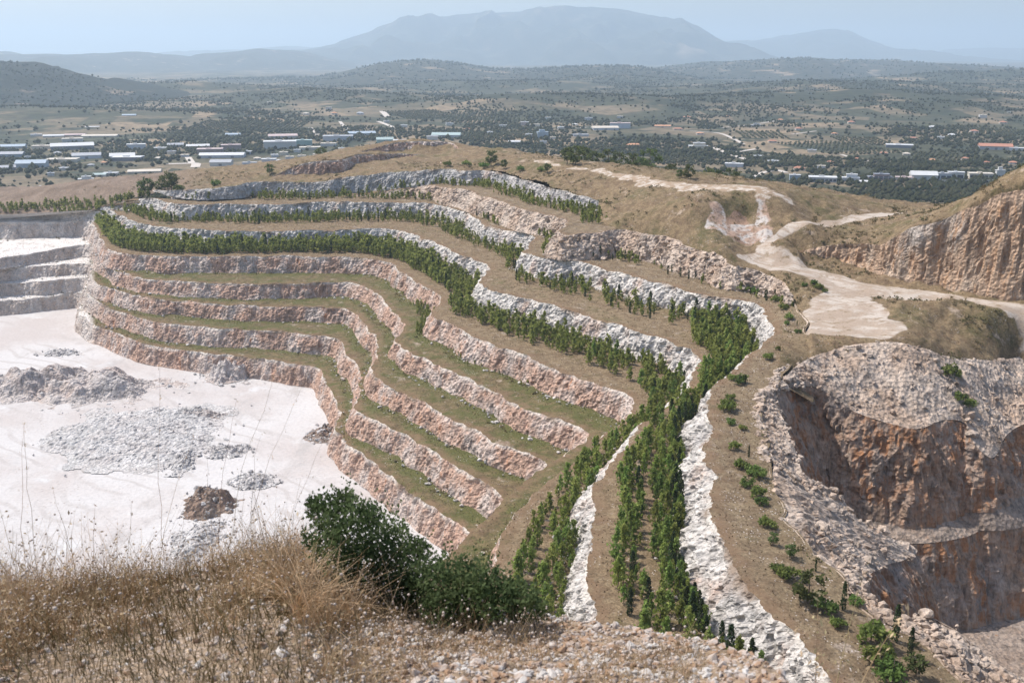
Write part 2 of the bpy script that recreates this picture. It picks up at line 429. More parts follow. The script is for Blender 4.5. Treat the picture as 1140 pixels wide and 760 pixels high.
RIM = [(884, 337, 72.6), (896, 352, 73.6), (899, 372, 74.8), (888, 397, 75.5), (866, 424, 76), (846, 448, 76.3), (848, 483, 76.6), (861, 514, 77), (857, 546, 77), (880, 585, 77), (903, 620, 77), (936, 642, 77), (962, 674, 77), (988, 691, 77.5), (1015, 705, 78), (1060, 745, 79.5), (1085, 775, 80.5)]
cr['A'] = [(190, 220, 75), (260, 220, 75.6), (330, 219, 75.7), (390, 217.5, 75.2), (430, 213, 73), (475, 207, 69), (501, 209.5, 67.5), (523, 213, 67), (549, 222, 67), (571, 229, 67), (597, 237, 67), (618, 241.5, 67), (630, 245, 67),
           (628, 252, 67), (618, 259, 67), (630, 263, 67), (655, 260, 66.5), (690, 256, 66.5), (718, 260, 66.3), (745, 265, 66.2), (765, 274, 66.5), (800, 285, 67), (820, 297, 68.3), (838, 299, 68.5), (864, 309, 69.8), (877, 317, 70.6), (882, 329, 72)] + RIM
cr['A1'] = [(170, 212, 74), (197, 211.5, 71), (226, 210, 69.5), (260, 207, 68.5), (282, 203, 68), (304, 202, 68), (328, 202.5, 68), (350, 202.5, 68), (369, 200.5, 67), (384, 197.5, 66), (406, 195.5, 65), (440, 192, 63), (475, 190, 61.5), (499, 188.5, 60.5), (523, 190, 60.2), (538, 189, 60), (560, 193.5, 60), (580, 200, 60), (600, 205, 60), (620, 211, 60), (645, 217, 60.5), (664, 223, 62), (672, 231, 64.5), (676, 238, 66.5)]
CUR = {k: curve(v) for k, v in cr.items()}
for i, k in enumerate(CUR):      # bites and slumps along every crest
    C = CUR[k]; P2 = C * (1, 1, 0); o_ = .95 * fbm(P2, 13, 2, 500 + i) + .5 * fbm(P2, 4.2, 2, 520 + i)
    C[:, :2] += right_normals(C, 10) * o_[:, None]; C[:, 2] += .35 * fbm(P2, 9, 3, 540 + i)
order = ['A1', 'A', 'B', 'C', 'D', 'E', 'F', 'G', 'H']
FACE = {}; BENCH = {}
par = {'A1': dict(mat='rock_grey', batter=.30, rows=22), 'A': dict(mat='rubble', batter=.55, blk=2.8, amp=1.15), 'B': dict(mat='rock_white', batter=.36, amp=1.3, rows=34), 'C': dict(mat='rock_white', batter=.36, amp=1.2, rows=32),
       'D': dict(mat='rock_pink', batter=.32, amp=.8), 'E': dict(mat='rock_pink', batter=.32, amp=.75), 'F': dict(mat='rock_pink', batter=.30, amp=.75), 'G': dict(mat='rock_pink', batter=.30, amp=.75), 'H': dict(mat='rock_pink', batter=.30, amp=.75)}
for i, k in enumerate(order):
    C = CUR[k]; q = dict(par[k]); q['mat'] = M[q['mat']]
    if k == 'H': zl = np.zeros(len(C)) - 0.3
    else:
        N = CUR[order[i + 1]]; j = nearest(C, N); zl = smooth1(N[j, 2], 12) + 0.25
        if k == 'A':     # east of its end the crest line is only the edge of the plateau
            px, py = proj(C); far = np.cumsum(np.r_[0, np.linalg.norm(np.diff(C[:, :2], axis=0), axis=1)])
            i0 = int(np.argmin(np.hypot(px - 884, py - 337)))
            w = np.clip((np.arange(len(C)) - i0 + 25) / 25.0, 0, 1)
            zl = zl * (1 - w) + (C[:, 2] - 0.25) * w
    if k in 'BC':     # the near wall is laid back
        py_ = proj(C)[1]; q['batter'] = smooth1(np.where(py_ > 440, .64 if k == 'B' else .46, .36), 20)
    FACE[k] = make_face(C, zl, seed=100 + 31 * i, name='quarry_face', **q)
bm = {'A1': 'bench_top', 'A': 'bench_top', 'B': 'bench_mid', 'C': 'bench_mid', 'D': 'bench_low', 'E': 'bench_low', 'F': 'bench_low', 'G': 'bench_low'}
for i, k in enumerate(order[:-1]):
    f, g = FACE[k], FACE[order[i + 1]]
    A = f.bot.copy(); A[:, 2] = np.maximum(f.T[:, 2], 0) - 0.1
    gt = g.top
    if k == 'A1': gt = gt[:int(np.argmin(np.hypot(*(np.array(proj(gt)) - np.array([[690], [256]])))))]
    BENCH[k] = make_bench(A, f.n, gt, rows=11, seed=300 + 7 * i, mat=M[bm[k]], bump=.32 if k in 'DEFG' else .25, talus=1.0 if k != 'A' else .5)

# quarry floor
def plane_grid(x0, x1, y0, y1, nx, ny):
    X, Y = np.meshgrid(np.linspace(x0, x1, nx), np.linspace(y0, y1, ny))
    return np.stack([X, Y, np.zeros_like(X)], -1)
b = NB('white_quarry_dust')
n1 = b.noise(0.018, 5, .6); n2 = b.noise(0.06, 6, .65, b.mapped((1, .45, 1))); n3 = b.noise(.9, 4, .6)
c = b.mix(b.ramp(n1, .40, .66), (0.53, .51, .50), (0.455, .41, .39))
c = b.mix(b.ramp(n2, .56, .70), c, (0.41, .38, .365))
c = b.mix(b.ramp(b.noise(.035, 5, .6), .62, .72), c, (0.55, .54, .535))
wv = b.n('ShaderNodeTexWave', wave_type='BANDS', bands_direction='DIAGONAL'); wv.inputs['Scale'].default_value = .055; wv.inputs['Distortion'].default_value = 14.0; wv.inputs['Detail'].default_value = 3.0; wv.inputs['Detail Scale'].default_value = .35; b.link(b.pos(), wv.inputs['Vector'])
trk = b.math('MULTIPLY', b.ramp(wv.outputs['Fac'], .80, .97), b.ramp(b.noise(.02, 3), .44, .58))
c = b.mix(b.math('MULTIPLY', trk, .55), c, (.40, .365, .345))
c = b.mix(b.math('MULTIPLY', b.ramp(b.voro(.55), .22, .10), b.ramp(b.noise(.03, 4), .52, .64)), c, (.36, .32, .30))
c = b.mul(c, b.ramp(n3, -1.0, .75))
b.bump(b.math('ADD', n3, n2), .5, .5)
M['floor'] = b.done(c)
G = plane_grid(-520, 60, 90, 620, 150, 140)
G[..., 2] = 0.35 * fbm(G, 30, 4, 5) - 0.2
struct(add('quarry_floor', mesh_from('quarry_floor', G, grid_faces(140, 150), smooth=True), M['floor']))
# ------------------------------------------------------------------ the hill above the terraces
class RBF:
    def __init__(s, pts, c=4.0, smooth=0.0):
        P = np.array(pts, float); W = unproj(P[:, 0], P[:, 1], P[:, 2])
        s.x = W[:, :2]; s.c = c; n = len(W)
        A = np.zeros((n + 3, n + 3)); A[:n, :n] = s.k(s.x, s.x) - smooth * np.eye(n)
        A[:n, n] = 1; A[:n, n + 1:] = s.x; A[n, :n] = 1; A[n + 1:, :n] = s.x.T
        s.w = np.linalg.solve(A, np.r_[W[:, 2], 0, 0, 0])
    def k(s, a, b): return np.sqrt(((a[:, None] - b[None]) ** 2).sum(-1) + s.c ** 2)
    def __call__(s, xy):
        sh = xy.shape[:-1]; q = xy.reshape(-1, 2); out = np.empty(len(q)); n = len(s.x)
        for i in range(0, len(q), 20000):
            a = q[i:i + 20000]; out[i:i + 20000] = s.k(a, s.x) @ s.w[:n] + s.w[n] + a @ s.w[n + 1:]
        return out.reshape(sh)

TOP1 = [(302, 197, 68.2), (312, 192, 66), (325, 186, 63.5), (343, 180.5, 60.8), (378, 177.6, 60), (399, 172, 59.2), (424, 171.5, 59.8), (445, 171, 60), (470, 172, 60.5), (486, 175, 61.5), (494, 181, 62)]
TOP0 = [(398, 169.5, 59.5), (420, 163.5, 57), (438, 159, 55), (458, 157.5, 54.5), (478, 157, 54.3), (500, 158, 55), (511, 163, 57), (513, 168, 59)]
SCARP = [(890, 281, 69.5), (905, 275, 67), (920, 272.5, 66), (945, 271, 64.5), (966, 271, 63.4), (985, 272, 62.3), (1001, 263, 58.6), (1017, 254, 55.2), (1040, 247, 52), (1061, 240, 49.6), (1086, 229.5, 45.5), (1105, 220, 42.5), (1121, 213.5, 40.2), (1140, 210.5, 39), (1180, 207, 37.5), (1260, 203, 36)]
SCARPTOE = [(890, 289, 70.8), (905, 290, 71), (920, 291, 71), (945, 295, 71.3), (966, 299, 71.5), (985, 305, 71.9), (1001, 308.5, 72), (1017, 311.5, 72), (1040, 316, 72), (1061, 320, 72), (1086, 325, 72), (1105, 328, 72), (1121, 329.5, 72), (1140, 332, 72), (1180, 337, 72), (1260, 346, 72)]
hc = []     # points everywhere
hc += [(-150, 246.5, 92.7), (-80, 244.5, 91.8), (0, 242, 90.9), (60, 237.5, 88.9), (97, 234.2, 86.6), (118, 229, 83.2), (135, 223.5, 80.3), (152, 219, 77.6)]         # foot of the western slope
hc += [(-150, 234, 90), (-80, 230, 88.2), (0, 222, 85), (60, 208.5, 78.5), (91, 204.5, 76), (145, 202, 74), (170, 195.5, 71.5), (207, 190.5, 69), (260, 187.5, 67), (320, 185, 65)]
hc += [(30, 228, 86.6), (90, 222, 82), (140, 212, 76.8), (180, 206, 73), (230, 201, 70), (280, 197, 68.5)]
hc += [(x, y, h + .4) for x, y, h in cr['A1'][1:-2:2]]
lo = [(350, 197, 68), (380, 194.5, 67), (410, 191, 64.6), (440, 189, 62.6), (475, 187.5, 61.5), (335, 194, 67.2), (365, 192, 67)]                                   # ledge at the foot of the top faces
up = list(TOP1) + [(x, y, h + .3) for x, y, h in TOP0[1:-1]] + [(430, 169.5, 60.4), (470, 169.5, 60.4), (450, 168, 60), (490, 170, 60.6)]
hc += [(520, 165, 56.5), (540, 164.5, 56), (558, 165.5, 55.5), (595, 171.5, 54.5), (620, 178, 54), (642, 181, 53.6), (664, 184.5, 53), (692, 188.5, 52.5), (738, 194.5, 51.7), (771, 199, 51.6), (800, 203.5, 51.6), (870, 212.5, 52)]
hc += [(530, 178, 59), (580, 188, 58), (620, 194, 56.5), (650, 205, 57.5), (690, 205, 55.5), (740, 208, 53.6), (700, 225, 59.5), (740, 228, 57.5), (775, 235, 57), (790, 222, 53.6), (690, 245, 64), (725, 248, 63.3), (765, 256, 63.5), (785, 262, 63.8), (765, 215, 54)]
hc += [(811, 223, 54.2), (840, 221, 53.4), (868, 222, 53.5), (822, 262, 64.7), (838, 268, 66.2), (850, 255, 62.5), (806, 245, 60.3), (832, 240, 59.5), (870, 245, 59.7), (880, 232, 56.5), (900, 222, 55.2), (800, 272, 65.4)]
hc += [(911, 214.5, 54.5), (952, 221, 57.5), (990, 226, 59.5), (1026, 230.5, 60.2), (1053, 227, 57.2), (1090, 219, 54)]
hc += [(905, 245, 60.5), (940, 240, 60.2), (980, 238, 60.5), (1010, 236, 60.3), (872, 268, 64.2), (895, 259, 62.6)]
up += [(930, 255, 62.5), (970, 254, 61), (1000, 247, 58.2), (1030, 239, 54)] + SCARP
lo += SCARPTOE
hc += [(828, 284, 69), (850, 287, 69.8)]
lo2 = [(870, 294, 70.6), (905, 301, 71.4), (935, 309, 72), (960, 319, 72), (1000, 325, 72), (1040, 329, 72), (1090, 337, 72), (1140, 344, 72), (1250, 358, 72), (890, 309, 71), (915, 317, 72), (870, 302, 70.6)]
lo2 += [(888, 325, 72.6), (905, 333, 73), (930, 335, 72.7), (920, 350, 73.3), (960, 352, 72.7), (900, 365, 74.6), (930, 372, 73.4), (975, 372, 73), (950, 335, 72.4)]
lo2 += [(978, 345, 72), (1000, 338, 70.6), (1030, 333.5, 69.2), (1060, 331.5, 69), (1080, 334, 69.5), (1096, 345, 71.2), (1010, 360, 72), (1045, 362, 74.2), (1075, 365, 75), (1100, 362, 74.5), (1125, 357, 74), (1150, 362, 75), (1250, 372, 76)]
hc += [(870, 331, 74.2), (830, 325, 76.5), (760, 310, 77.5), (700, 290, 77.5)]
RUBTOP = [(866, 426, 76.3), (888, 405, 75.7), (910, 393, 74.8), (935, 386, 74), (965, 381, 73.3), (1000, 380, 73), (1028, 386, 74.4), (1050, 394, 77.3), (1075, 398, 79), (1105, 400, 81.3), (1135, 396, 83.5), (1200, 392, 86), (1280, 390, 88)]
lo2 += RUBTOP
lo2 += [(900, 425, 80), (940, 440, 83), (1000, 445, 86), (1070, 440, 87), (1140, 440, 91), (1250, 440, 95)]
for x, d, h in [(-150, 720, 100), (0, 740, 98), (150, 750, 96), (300, 750, 92), (450, 780, 92), (600, 740, 95), (750, 640, 95), (880, 580, 95), (1000, 560, 96), (1150, 520, 96), (1300, 500, 96)]:
    xx = (x - 570) / FPX * d; hc.append((*[float(q_) for q_ in proj(np.array([xx, d, CAMZ - h]))], h))
UPPER = RBF(hc + up + lo2, c=3.0, smooth=.05); LOWER = RBF(hc + lo + lo2, c=3.0, smooth=.05)
nc, nr = 640, 300
ua = (np.linspace(-170, 1300, nc) - 570) / FPX / CP * 1.0
Yr = np.exp(np.linspace(math.log(228.0), math.log(800.0), nr))
XY = np.stack([ua[None] * Yr[:, None], np.repeat(Yr[:, None], nc, 1)], -1)
Z = UPPER(XY); Zl = LOWER(XY)
for cc in (TOP1, SCARP):     # below the line of a cliff the lower ground takes over
    W = curve(cc); o_ = np.argsort(W[:, 0] / W[:, 1]); W = W[o_]; aa = W[:, 0] / W[:, 1]
    yb = np.interp(ua, aa, W[:, 1]); inr = (ua > aa[0]) & (ua < aa[-1] + (1 if cc is SCARP else 0))
    wt = np.clip((ua - aa[0]) / (.010 if cc is SCARP else .012), 0, 1) * (1 if cc is SCARP else np.clip((aa[-1] - ua) / .012, 0, 1))
    m = inr[None] & (XY[..., 1] < yb[None] + 0.2)
    Z = np.where(m, Z + (np.minimum(Z, Zl) - Z) * wt[None], Z)
# front of the start of the scarp the ground is the lower one too
G = np.dstack([XY, Z])
rough = 0.85 * fbm(G, (16, 16, 16), 4, 61) + 0.75 * fbm(G, (3.6, 3.6, 3.6), 3, 62)
# the ground drops below the strips in front of the boundary
lim = np.full(nc, 0.0)
for k, (x0, x1) in (('C', (-400, 120)), ('B', (112, 190)), ('A1', (170, 668)), ('A', (660, 884))):
    C = CUR[k]; px, _ = proj(C); C = C[(px > x0) & (px < x1)]
    aa = C[:, 0] / C[:, 1]; o_ = np.argsort(aa); aa = aa[o_]; yy = C[o_, 1]
    for j in np.nonzero((ua >= aa[0]) & (ua <= aa[-1]))[0]:
        m = np.abs(aa - ua[j]) < 0.004
        if m.any(): lim[j] = max(lim[j], yy[m].max())
lim2 = np.zeros(nc)
R_ = curve(RIM[:6] + RUBTOP[1:]); aa = R_[:, 0] / R_[:, 1]
for j in range(nc):
    m = np.abs(aa - ua[j]) < 0.003
    if m.any(): lim2[j] = R_[m, 1].max()
lim2[ua > 0.5] = np.maximum(lim2[ua > 0.5], 235)
ext = np.where(lim2 > lim, 14.0, 0.3); pxc = 570 + ua * FPX * CP; ext = np.where((lim2 > 0) & (ua > .2835) & (ua < .325), 90.0, ext)
lim = np.maximum(lim, lim2)
lim = smooth1(lim, 1)
Yg = XY[..., 1]
fade = np.clip((Yg - lim[None]) / 3.0, 0, 1)
G[..., 2] += rough * fade - 0.15 - np.clip((lim[None] - Yg) / 3.0, 0, 1) * .7
keep = (Yg[:-1, :-1] > (lim - ext)[None, :-1]) & (Yg[:-1, :-1] > (lim - ext)[None, 1:])
# road corridor mask: haul road, pad and track as pale worn ground
def dist_poly(XY, pts):
    P = np.array(pts, float); W = unproj(P[:, 0], P[:, 1], P[:, 2])[:, :2]; d = np.full(XY.shape[:-1], 1e9)
    wd = P[:, 3]
    for i in range(len(W) - 1):
        a, e = W[i], W[i + 1] - W[i]; t = np.clip(((XY - a) @ e) / (e @ e), 0, 1)
        d = np.minimum(d, np.linalg.norm(XY - a - t[..., None] * e, axis=-1) - (wd[i] * (1 - t) + wd[i + 1] * t))
    return d
ROAD = [(826, 285, 69, 2.5), (850, 288, 69.8, 5), (880, 297, 70.8, 7), (915, 306, 71.6, 8), (950, 317, 72, 8), (1000, 325, 72, 8), (1060, 333, 72, 7.5), (1140, 345, 72, 7.5), (1260, 362, 72, 8)]
PAD = [(945, 318, 72, 5), (938, 340, 72.5, 10), (935, 358, 73.2, 14), (960, 364, 73, 12)]
TRACK = [(848, 284, 69.8, 2), (872, 268, 66.5, 2.5), (900, 257, 63, 3), (925, 247, 61, 3.4), (960, 240, 60.2, 3.5), (1000, 237, 60.3, 2.5)]
RIDGE = [(600, 178, 55, 1.5), (640, 190, 55.4, 2), (665, 192.5, 55, 2.6), (700, 199, 54.2, 3), (740, 205, 53.2, 4), (775, 209, 52.8, 6), (810, 213, 52.8, 7), (850, 218, 53, 5), (872, 219, 53, 2)]
SCREE = [(800, 226, 54.5, 3), (798, 245, 59.5, 4), (812, 262, 65, 5), (835, 269, 67.5, 5), (853, 262, 65, 2.5)]
SCREE2 = [(846, 222, 53.8, 1), (852, 240, 57.5, 3), (862, 262, 63, 2)]
wob = 1.6 * fbm(G, 9, 3, 77) + .7 * fbm(G, 2.6, 2, 78)
droad = np.minimum(np.minimum(dist_poly(XY, ROAD), dist_poly(XY, PAD)), dist_poly(XY, TRACK) + .3) + wob
dridge = dist_poly(XY, RIDGE) + 1.7 * wob
dhollow = dist_poly(XY, [(822, 234, 57, 4), (822, 255, 62.5, 6)]) + wob
dscree = np.minimum(dist_poly(XY, SCREE), dist_poly(XY, SCREE2)) + 1.2 * wob
G[..., 2] -= rough * fade * np.clip(1 - np.maximum(np.minimum(droad, dridge), 0) / 2.5, 0, 1) * .85
rub = np.clip(-dscree / 1.5, 0, 1)
G[..., 2] += rub * 0.7 * (cells(G, 2.0, 5)[0] - .5)
left = np.clip((ua[None] + 0.30) / -0.06, 0, 1) * np.ones_like(Z)
b = NB('hill_ground')
n1 = b.noise(.06, 5, .62); n2 = b.noise(.35, 5, .65); n3 = b.noise(1.6, 5, .7)
c = b.mix(b.ramp(n2, .38, .62), (0.275, .20, .115), (0.185, .125, .075))
c = b.mix(b.ramp(b.math('ADD', b.math('MULTIPLY', n1, .6), b.math('MULTIPLY', n2, .4)), .47, .66), c, (0.145, .125, .055))
c = b.mix(b.ramp(b.noise(.13, 5, .65), .60, .70), c, (0.40, .31, .23))
c = b.mix(b.attr('west'), c, b.mix(b.ramp(n1, .4, .62), (0.27, .20, .15), (0.20, .145, .105)))
c = b.mix(b.math('MULTIPLY', b.ramp(b.voro(1.5), .30, .14), b.ramp(b.noise(.15, 3), .55, .66)), c, (.50, .44, .40))
c = b.mul(c, b.ramp(n3, .0, .72))
c = b.mix(b.ramp(b.attr('hollow'), .3, .6), c, b.mul(b.mix(n2, (.36, .23, .16), (.30, .20, .14)), b.ramp(n3, .0, .7)))
sc_c = b.mix(b.ramp(b.noise(.16, 4), .44, .56), (.50, .455, .42), (.38, .265, .20))
c = b.mix(b.math('MULTIPLY', b.ramp(b.attr('scree'), .3, .6), b.ramp(b.noise(.28, 4, .65), .36, .50)), c, b.mul(sc_c, b.ramp(b.voro(.8), -.5, .7)))
rc = b.mix(b.ramp(b.noise(.12, 5, .6), .42, .6), (.50, .435, .375), (.37, .29, .225))
rut = b.noise(1.0, 3, .6, b.mapped_rot((.05, .75, .3), math.radians(49)))
rc = b.mix(b.ramp(rut, .50, .62), rc, (.36, .285, .22))
rc = b.mul(rc, b.ramp(n3, -.5, .7))
c = b.mix(b.math('MULTIPLY', b.ramp(b.attr('road'), .35, .65), b.ramp(n2, .30, .46)), c, rc)
rd = b.mix(b.ramp(n2, .40, .55), (.48, .42, .36), (.30, .22, .15))
c = b.mix(b.ramp(b.attr('ridge'), .35, .65), c, rd)
b.bump(b.math('ADD', n3, n2), .8, .4)
M['hillmap'] = b.done(c, .95)
sig = lambda d, w=1.2: np.clip(0.5 - d / (2 * w), 0, 1)
me = mesh_from('hill', G.reshape(-1, 3), grid_faces(nr, nc, keep), attrs={'road': sig(droad).ravel(), 'ridge': sig(dridge).ravel(), 'scree': sig(dscree).ravel(), 'west': left.ravel(), 'hollow': sig(dhollow).ravel()}, smooth=True)
struct(add('hill', me, M['hillmap']))
HG = G
KEEP = np.zeros((nr, nc), bool); KEEP[:-1, :-1] = keep
HPX, HPY = proj(HG)
def hill_at(px, py):
    """ground point of the hill seen at a pixel"""
    d = np.where(KEEP, (HPX - px) ** 2 + (HPY - py) ** 2, 1e9); i = d.argmin(); return HG.reshape(-1, 3)[i].copy()
def hill_z(x, y):
    a = np.interp(x / y, ua, np.arange(nc)); r = np.interp(y, Yr, np.arange(nr))
    return HG[np.clip(np.round(r).astype(int), 0, nr - 1), np.clip(np.round(a).astype(int), 0, nc - 1), 2]

def cliff(ctrl, toe, seed, mat, rows=22, push=1.2, name='quarry_face', **kw):
    C = curve(ctrl); T = curve(toe); T2 = T[nearest(C, T)]
    C = C.copy(); n = right_normals(C); C[:, :2] += n * push
    return make_face(C, smooth1(T2[:, 2], 10) - .4, rows=rows, seed=seed, mat=mat, name=name, **kw)
t1 = [(302, 199, 69), (325, 195.5, 68.6), (343, 196, 68.6), (378, 194, 67.5), (399, 191.5, 66), (424, 190, 64.5), (445, 189, 63), (470, 188, 62), (494, 187, 62.3)]
cliff(TOP1, t1, 900, M['rock_pink'], batter=.3)
cliff(TOP0, [(398, 171, 60.5), (420, 170, 60.4), (438, 169, 60.3), (478, 169, 60.3), (500, 171, 60.5), (513, 170, 60.5)], 910, M['rock_pink'], batter=.35)
SC = cliff(SCARP, SCARPTOE, 920, M['rock_orange'], rows=46, push=2.0, batter=.10, amp=1.25, blk=5.5)

# ------------------------------------------------------------------ the second pit on the right
CLIFFTOP = [(1180, 790, 89), (1140, 758, 86), (1098, 729, 83), (1075, 708, 81), (1050, 692, 80), (1030, 684, 79.2), (1004, 688, 79), (982, 676, 79.5), (968, 662, 81), (964, 648, 84), (972, 636, 88), (990, 628, 92), (1008, 622, 95), (1021, 611, 96), (1010, 604, 95.5), (985, 604, 94), (966, 600, 92), (950, 572, 88.5), (929, 547, 85.5), (899, 532, 82.3), (886, 503, 80), (873, 468, 78.6), (864, 445, 77.8), (880, 434, 78.8), (906, 431, 80.2), (925, 440, 82), (950, 457, 85), (985, 469, 87), (1020, 477, 88.5), (1052, 467, 88), (1074, 472, 89.8), (1083, 492, 93), (1103, 510, 96.5), (1121, 484, 94), (1140, 472, 93.2), (1200, 462, 94), (1280, 455, 95)]
CT = curve(CLIFFTOP)
RIM2 = curve(RIM[::-1][:-4] + [(866, 426, 76.3)] + RUBTOP[1:])
# rubble slope between the plateau rim and the cliff top
nrm = right_normals(CT)
p = dtw(RIM2, CT)
a = RIM2[p[:, 0]]; e = CT[p[:, 1]]; t = np.linspace(0, 1, 26)
G = a[None] * (1 - t)[:, None, None] + e[None] * t[:, None, None]
G[0, :, 2] -= 0.3
w = np.linalg.norm(a[:, :2] - e[:, :2], axis=1)
env = np.clip(np.minimum(t, 1 - t) * 5 + .12, 0, 1)[:, None] * np.clip(w / 8, .1, 1)[None]
G[..., 2] += env * (1.5 * fbm(G, (13, 13, 13), 3, 41) + .7 * (cells(G, 3.2, 42)[0] - .5) + .5 * (cells(G, 1.3, 45)[0] - .5))
struct(add('rubble_slope', mesh_from('rubble_slope', G.reshape(-1, 3), grid_faces(*G.shape[:2])), M['rubble']))
RUBG = G
CT2 = G[-1][np.unique(p[:, 1], return_index=True)[1]]
f2 = make_face(CT2, np.full(len(CT2), CAMZ - 109.5) + 1.5 * fbm(CT2, 25, 2, 3), batter=.40, rows=42, amp=1.35, blk=4.6, seed=950, mat=M['rock_red'])
M['ledge'] = rock_mat('grey_ledge_rubble', (.40, .32, .265), (.37, .28, .22), (.33, .28, .245), (.37, .21, .125), dirt=False)
A = f2.T.copy(); A[:, :2] = smooth1(A[:, :2], 10)
L3 = A.copy(); L3[:, :2] = smooth1(A[:, :2] + right_normals(A, 25) * 4.5, 14); L3[:, 2] = CAMZ - 112.5
k2 = make_bench(f2.bot, f2.n, L3, rows=12, bump=.8, talus=1.5, seed=77, mat=M['ledge'])
f3 = make_face(L3, np.full(len(L3), CAMZ - 134.0), batter=.34, rows=34, amp=1.3, blk=4.6, seed=960, mat=M['rock_red'])
G = plane_grid(20, 330, 70, 300, 60, 60); G[..., 2] = CAMZ - 133.5 + fbm(G, 15, 4, 8)
struct(add('quarry_floor', mesh_from('quarry_floor', G, grid_faces(60, 60)), M['ledge']))

# steep hillside below the viewer, down to the nearest terraces
G = plane_grid(-160, 170, 0, 1, 90, 40); tt = G[..., 1] ** 1.5
G[..., 1] = 4.2 + tt * 62 - 0.0002 * G[..., 0] ** 2 * (1 - tt); G[..., 2] = CAMZ - 3.0 - tt * 84 + 1.2 * fbm(G, 9, 4, 21) * np.clip(tt * 6, 0, 1) - np.clip(np.abs(G[..., 0]) - 40, 0, 1e3) * .0
struct(add('hillside', mesh_from('hillside', G.reshape(-1, 3), grid_faces(40, 90), smooth=True), M['hill']))
# ------------------------------------------------------------------ plain, hills, mountains, haze
b = NB('farmland')
big = b.noise(.0016, 5, .6); mid = b.noise(.006, 5, .6)
vo = b.n('ShaderNodeTexVoronoi', feature='F1'); vo.inputs['Scale'].default_value = .009; b.link(b.mapped((1, 1, 0)), vo.inputs['Vector'])
sp = b.n('ShaderNodeSeparateColor'); b.link(vo.outputs['Color'], sp.inputs[0])
c = b.mix(b.ramp(sp.outputs[0], .25, .65), (0.060, .062, .032), (0.19, .148, .092))
c = b.mix(b.ramp(sp.outputs[1], .80, .90), c, (0.27, .20, .125))
c = b.mix(b.ramp(mid, .53, .60), c, (0.036, .044, .022))
c = b.mix(b.ramp(big, .54, .66), c, (0.070, .072, .038))
c = b.mix(b.math('MULTIPLY', b.ramp(b.attr('hillm'), .25, .8), b.ramp(b.noise(.007, 4), .36, .52)), c, (0.042, .048, .025))
c = b.mul(c, b.ramp(b.noise(.05, 4, .7), .1, .66))
b.bump(b.noise(.03, 4), .4, 6)
M['plain'] = b.done(c)
PLZ = CAMZ - 140.0
def far_grid(x0, x1, y0, y1, nx, ny):
    u = (np.linspace(x0, x1, nx) - 570) / FPX; Y = np.exp(np.linspace(math.log(y0), math.log(y1), ny))
    return np.stack([u[None] * Y[:, None], np.repeat(Y[:, None], nx, 1), np.zeros((ny, nx))], -1)
G = far_grid(-260, 1400, 560, 42000, 200, 220)
BUMPS = [(980, 2750, 44, 520, 330), (-627, 3000, 34, 420, 290), (170, 2650, 26, 380, 220), (1110, 3700, 44, 800, 330), (-80, 4300, 48, 700, 380), (-1108, 2300, 24, 420, 190), (-1310, 3900, 40, 500, 300), (2400, 4800, 60, 900, 420), (520, 5000, 40, 500, 360)]
def bump_sum(x, y):
    P = np.stack([x, y, 0 * x], -1) / 1.0; wx = 120 * fbm(P, 420, 2, 71); wy = 90 * fbm(P, 380, 2, 72)
    return sum(A * np.exp(-((x + wx - a) / sx) ** 2 - ((y + wy - c) / sy) ** 2) for a, c, A, sx, sy in BUMPS)
def plain_z(x, y):
    x = np.asarray(x, float); y = np.asarray(y, float)
    P = np.stack([np.asarray(x, float), np.asarray(y, float), np.zeros_like(np.asarray(x, float))], -1)
    d = np.asarray(y, float)
    return PLZ + bump_sum(x, y) * (1 + .12 * fbm(P, 130, 3, 73)) + 7 * fbm(P, 700, 3, 31) * np.clip((d - 900) / 900, 0, 1) + 22 * np.clip(fbm(P, 2600, 2, 33), -.3, 1) * np.clip((d - 1800) / 2500, 0, 1)
G[..., 2] = plain_z(G[..., 0], G[..., 1])
struct(add('plain', mesh_from('plain', G.reshape(-1, 3), grid_faces(220, 200), attrs={'hillm': np.clip(bump_sum(G[..., 0], G[..., 1]) / 30, 0, 1).ravel()}, smooth=True), M['plain']))

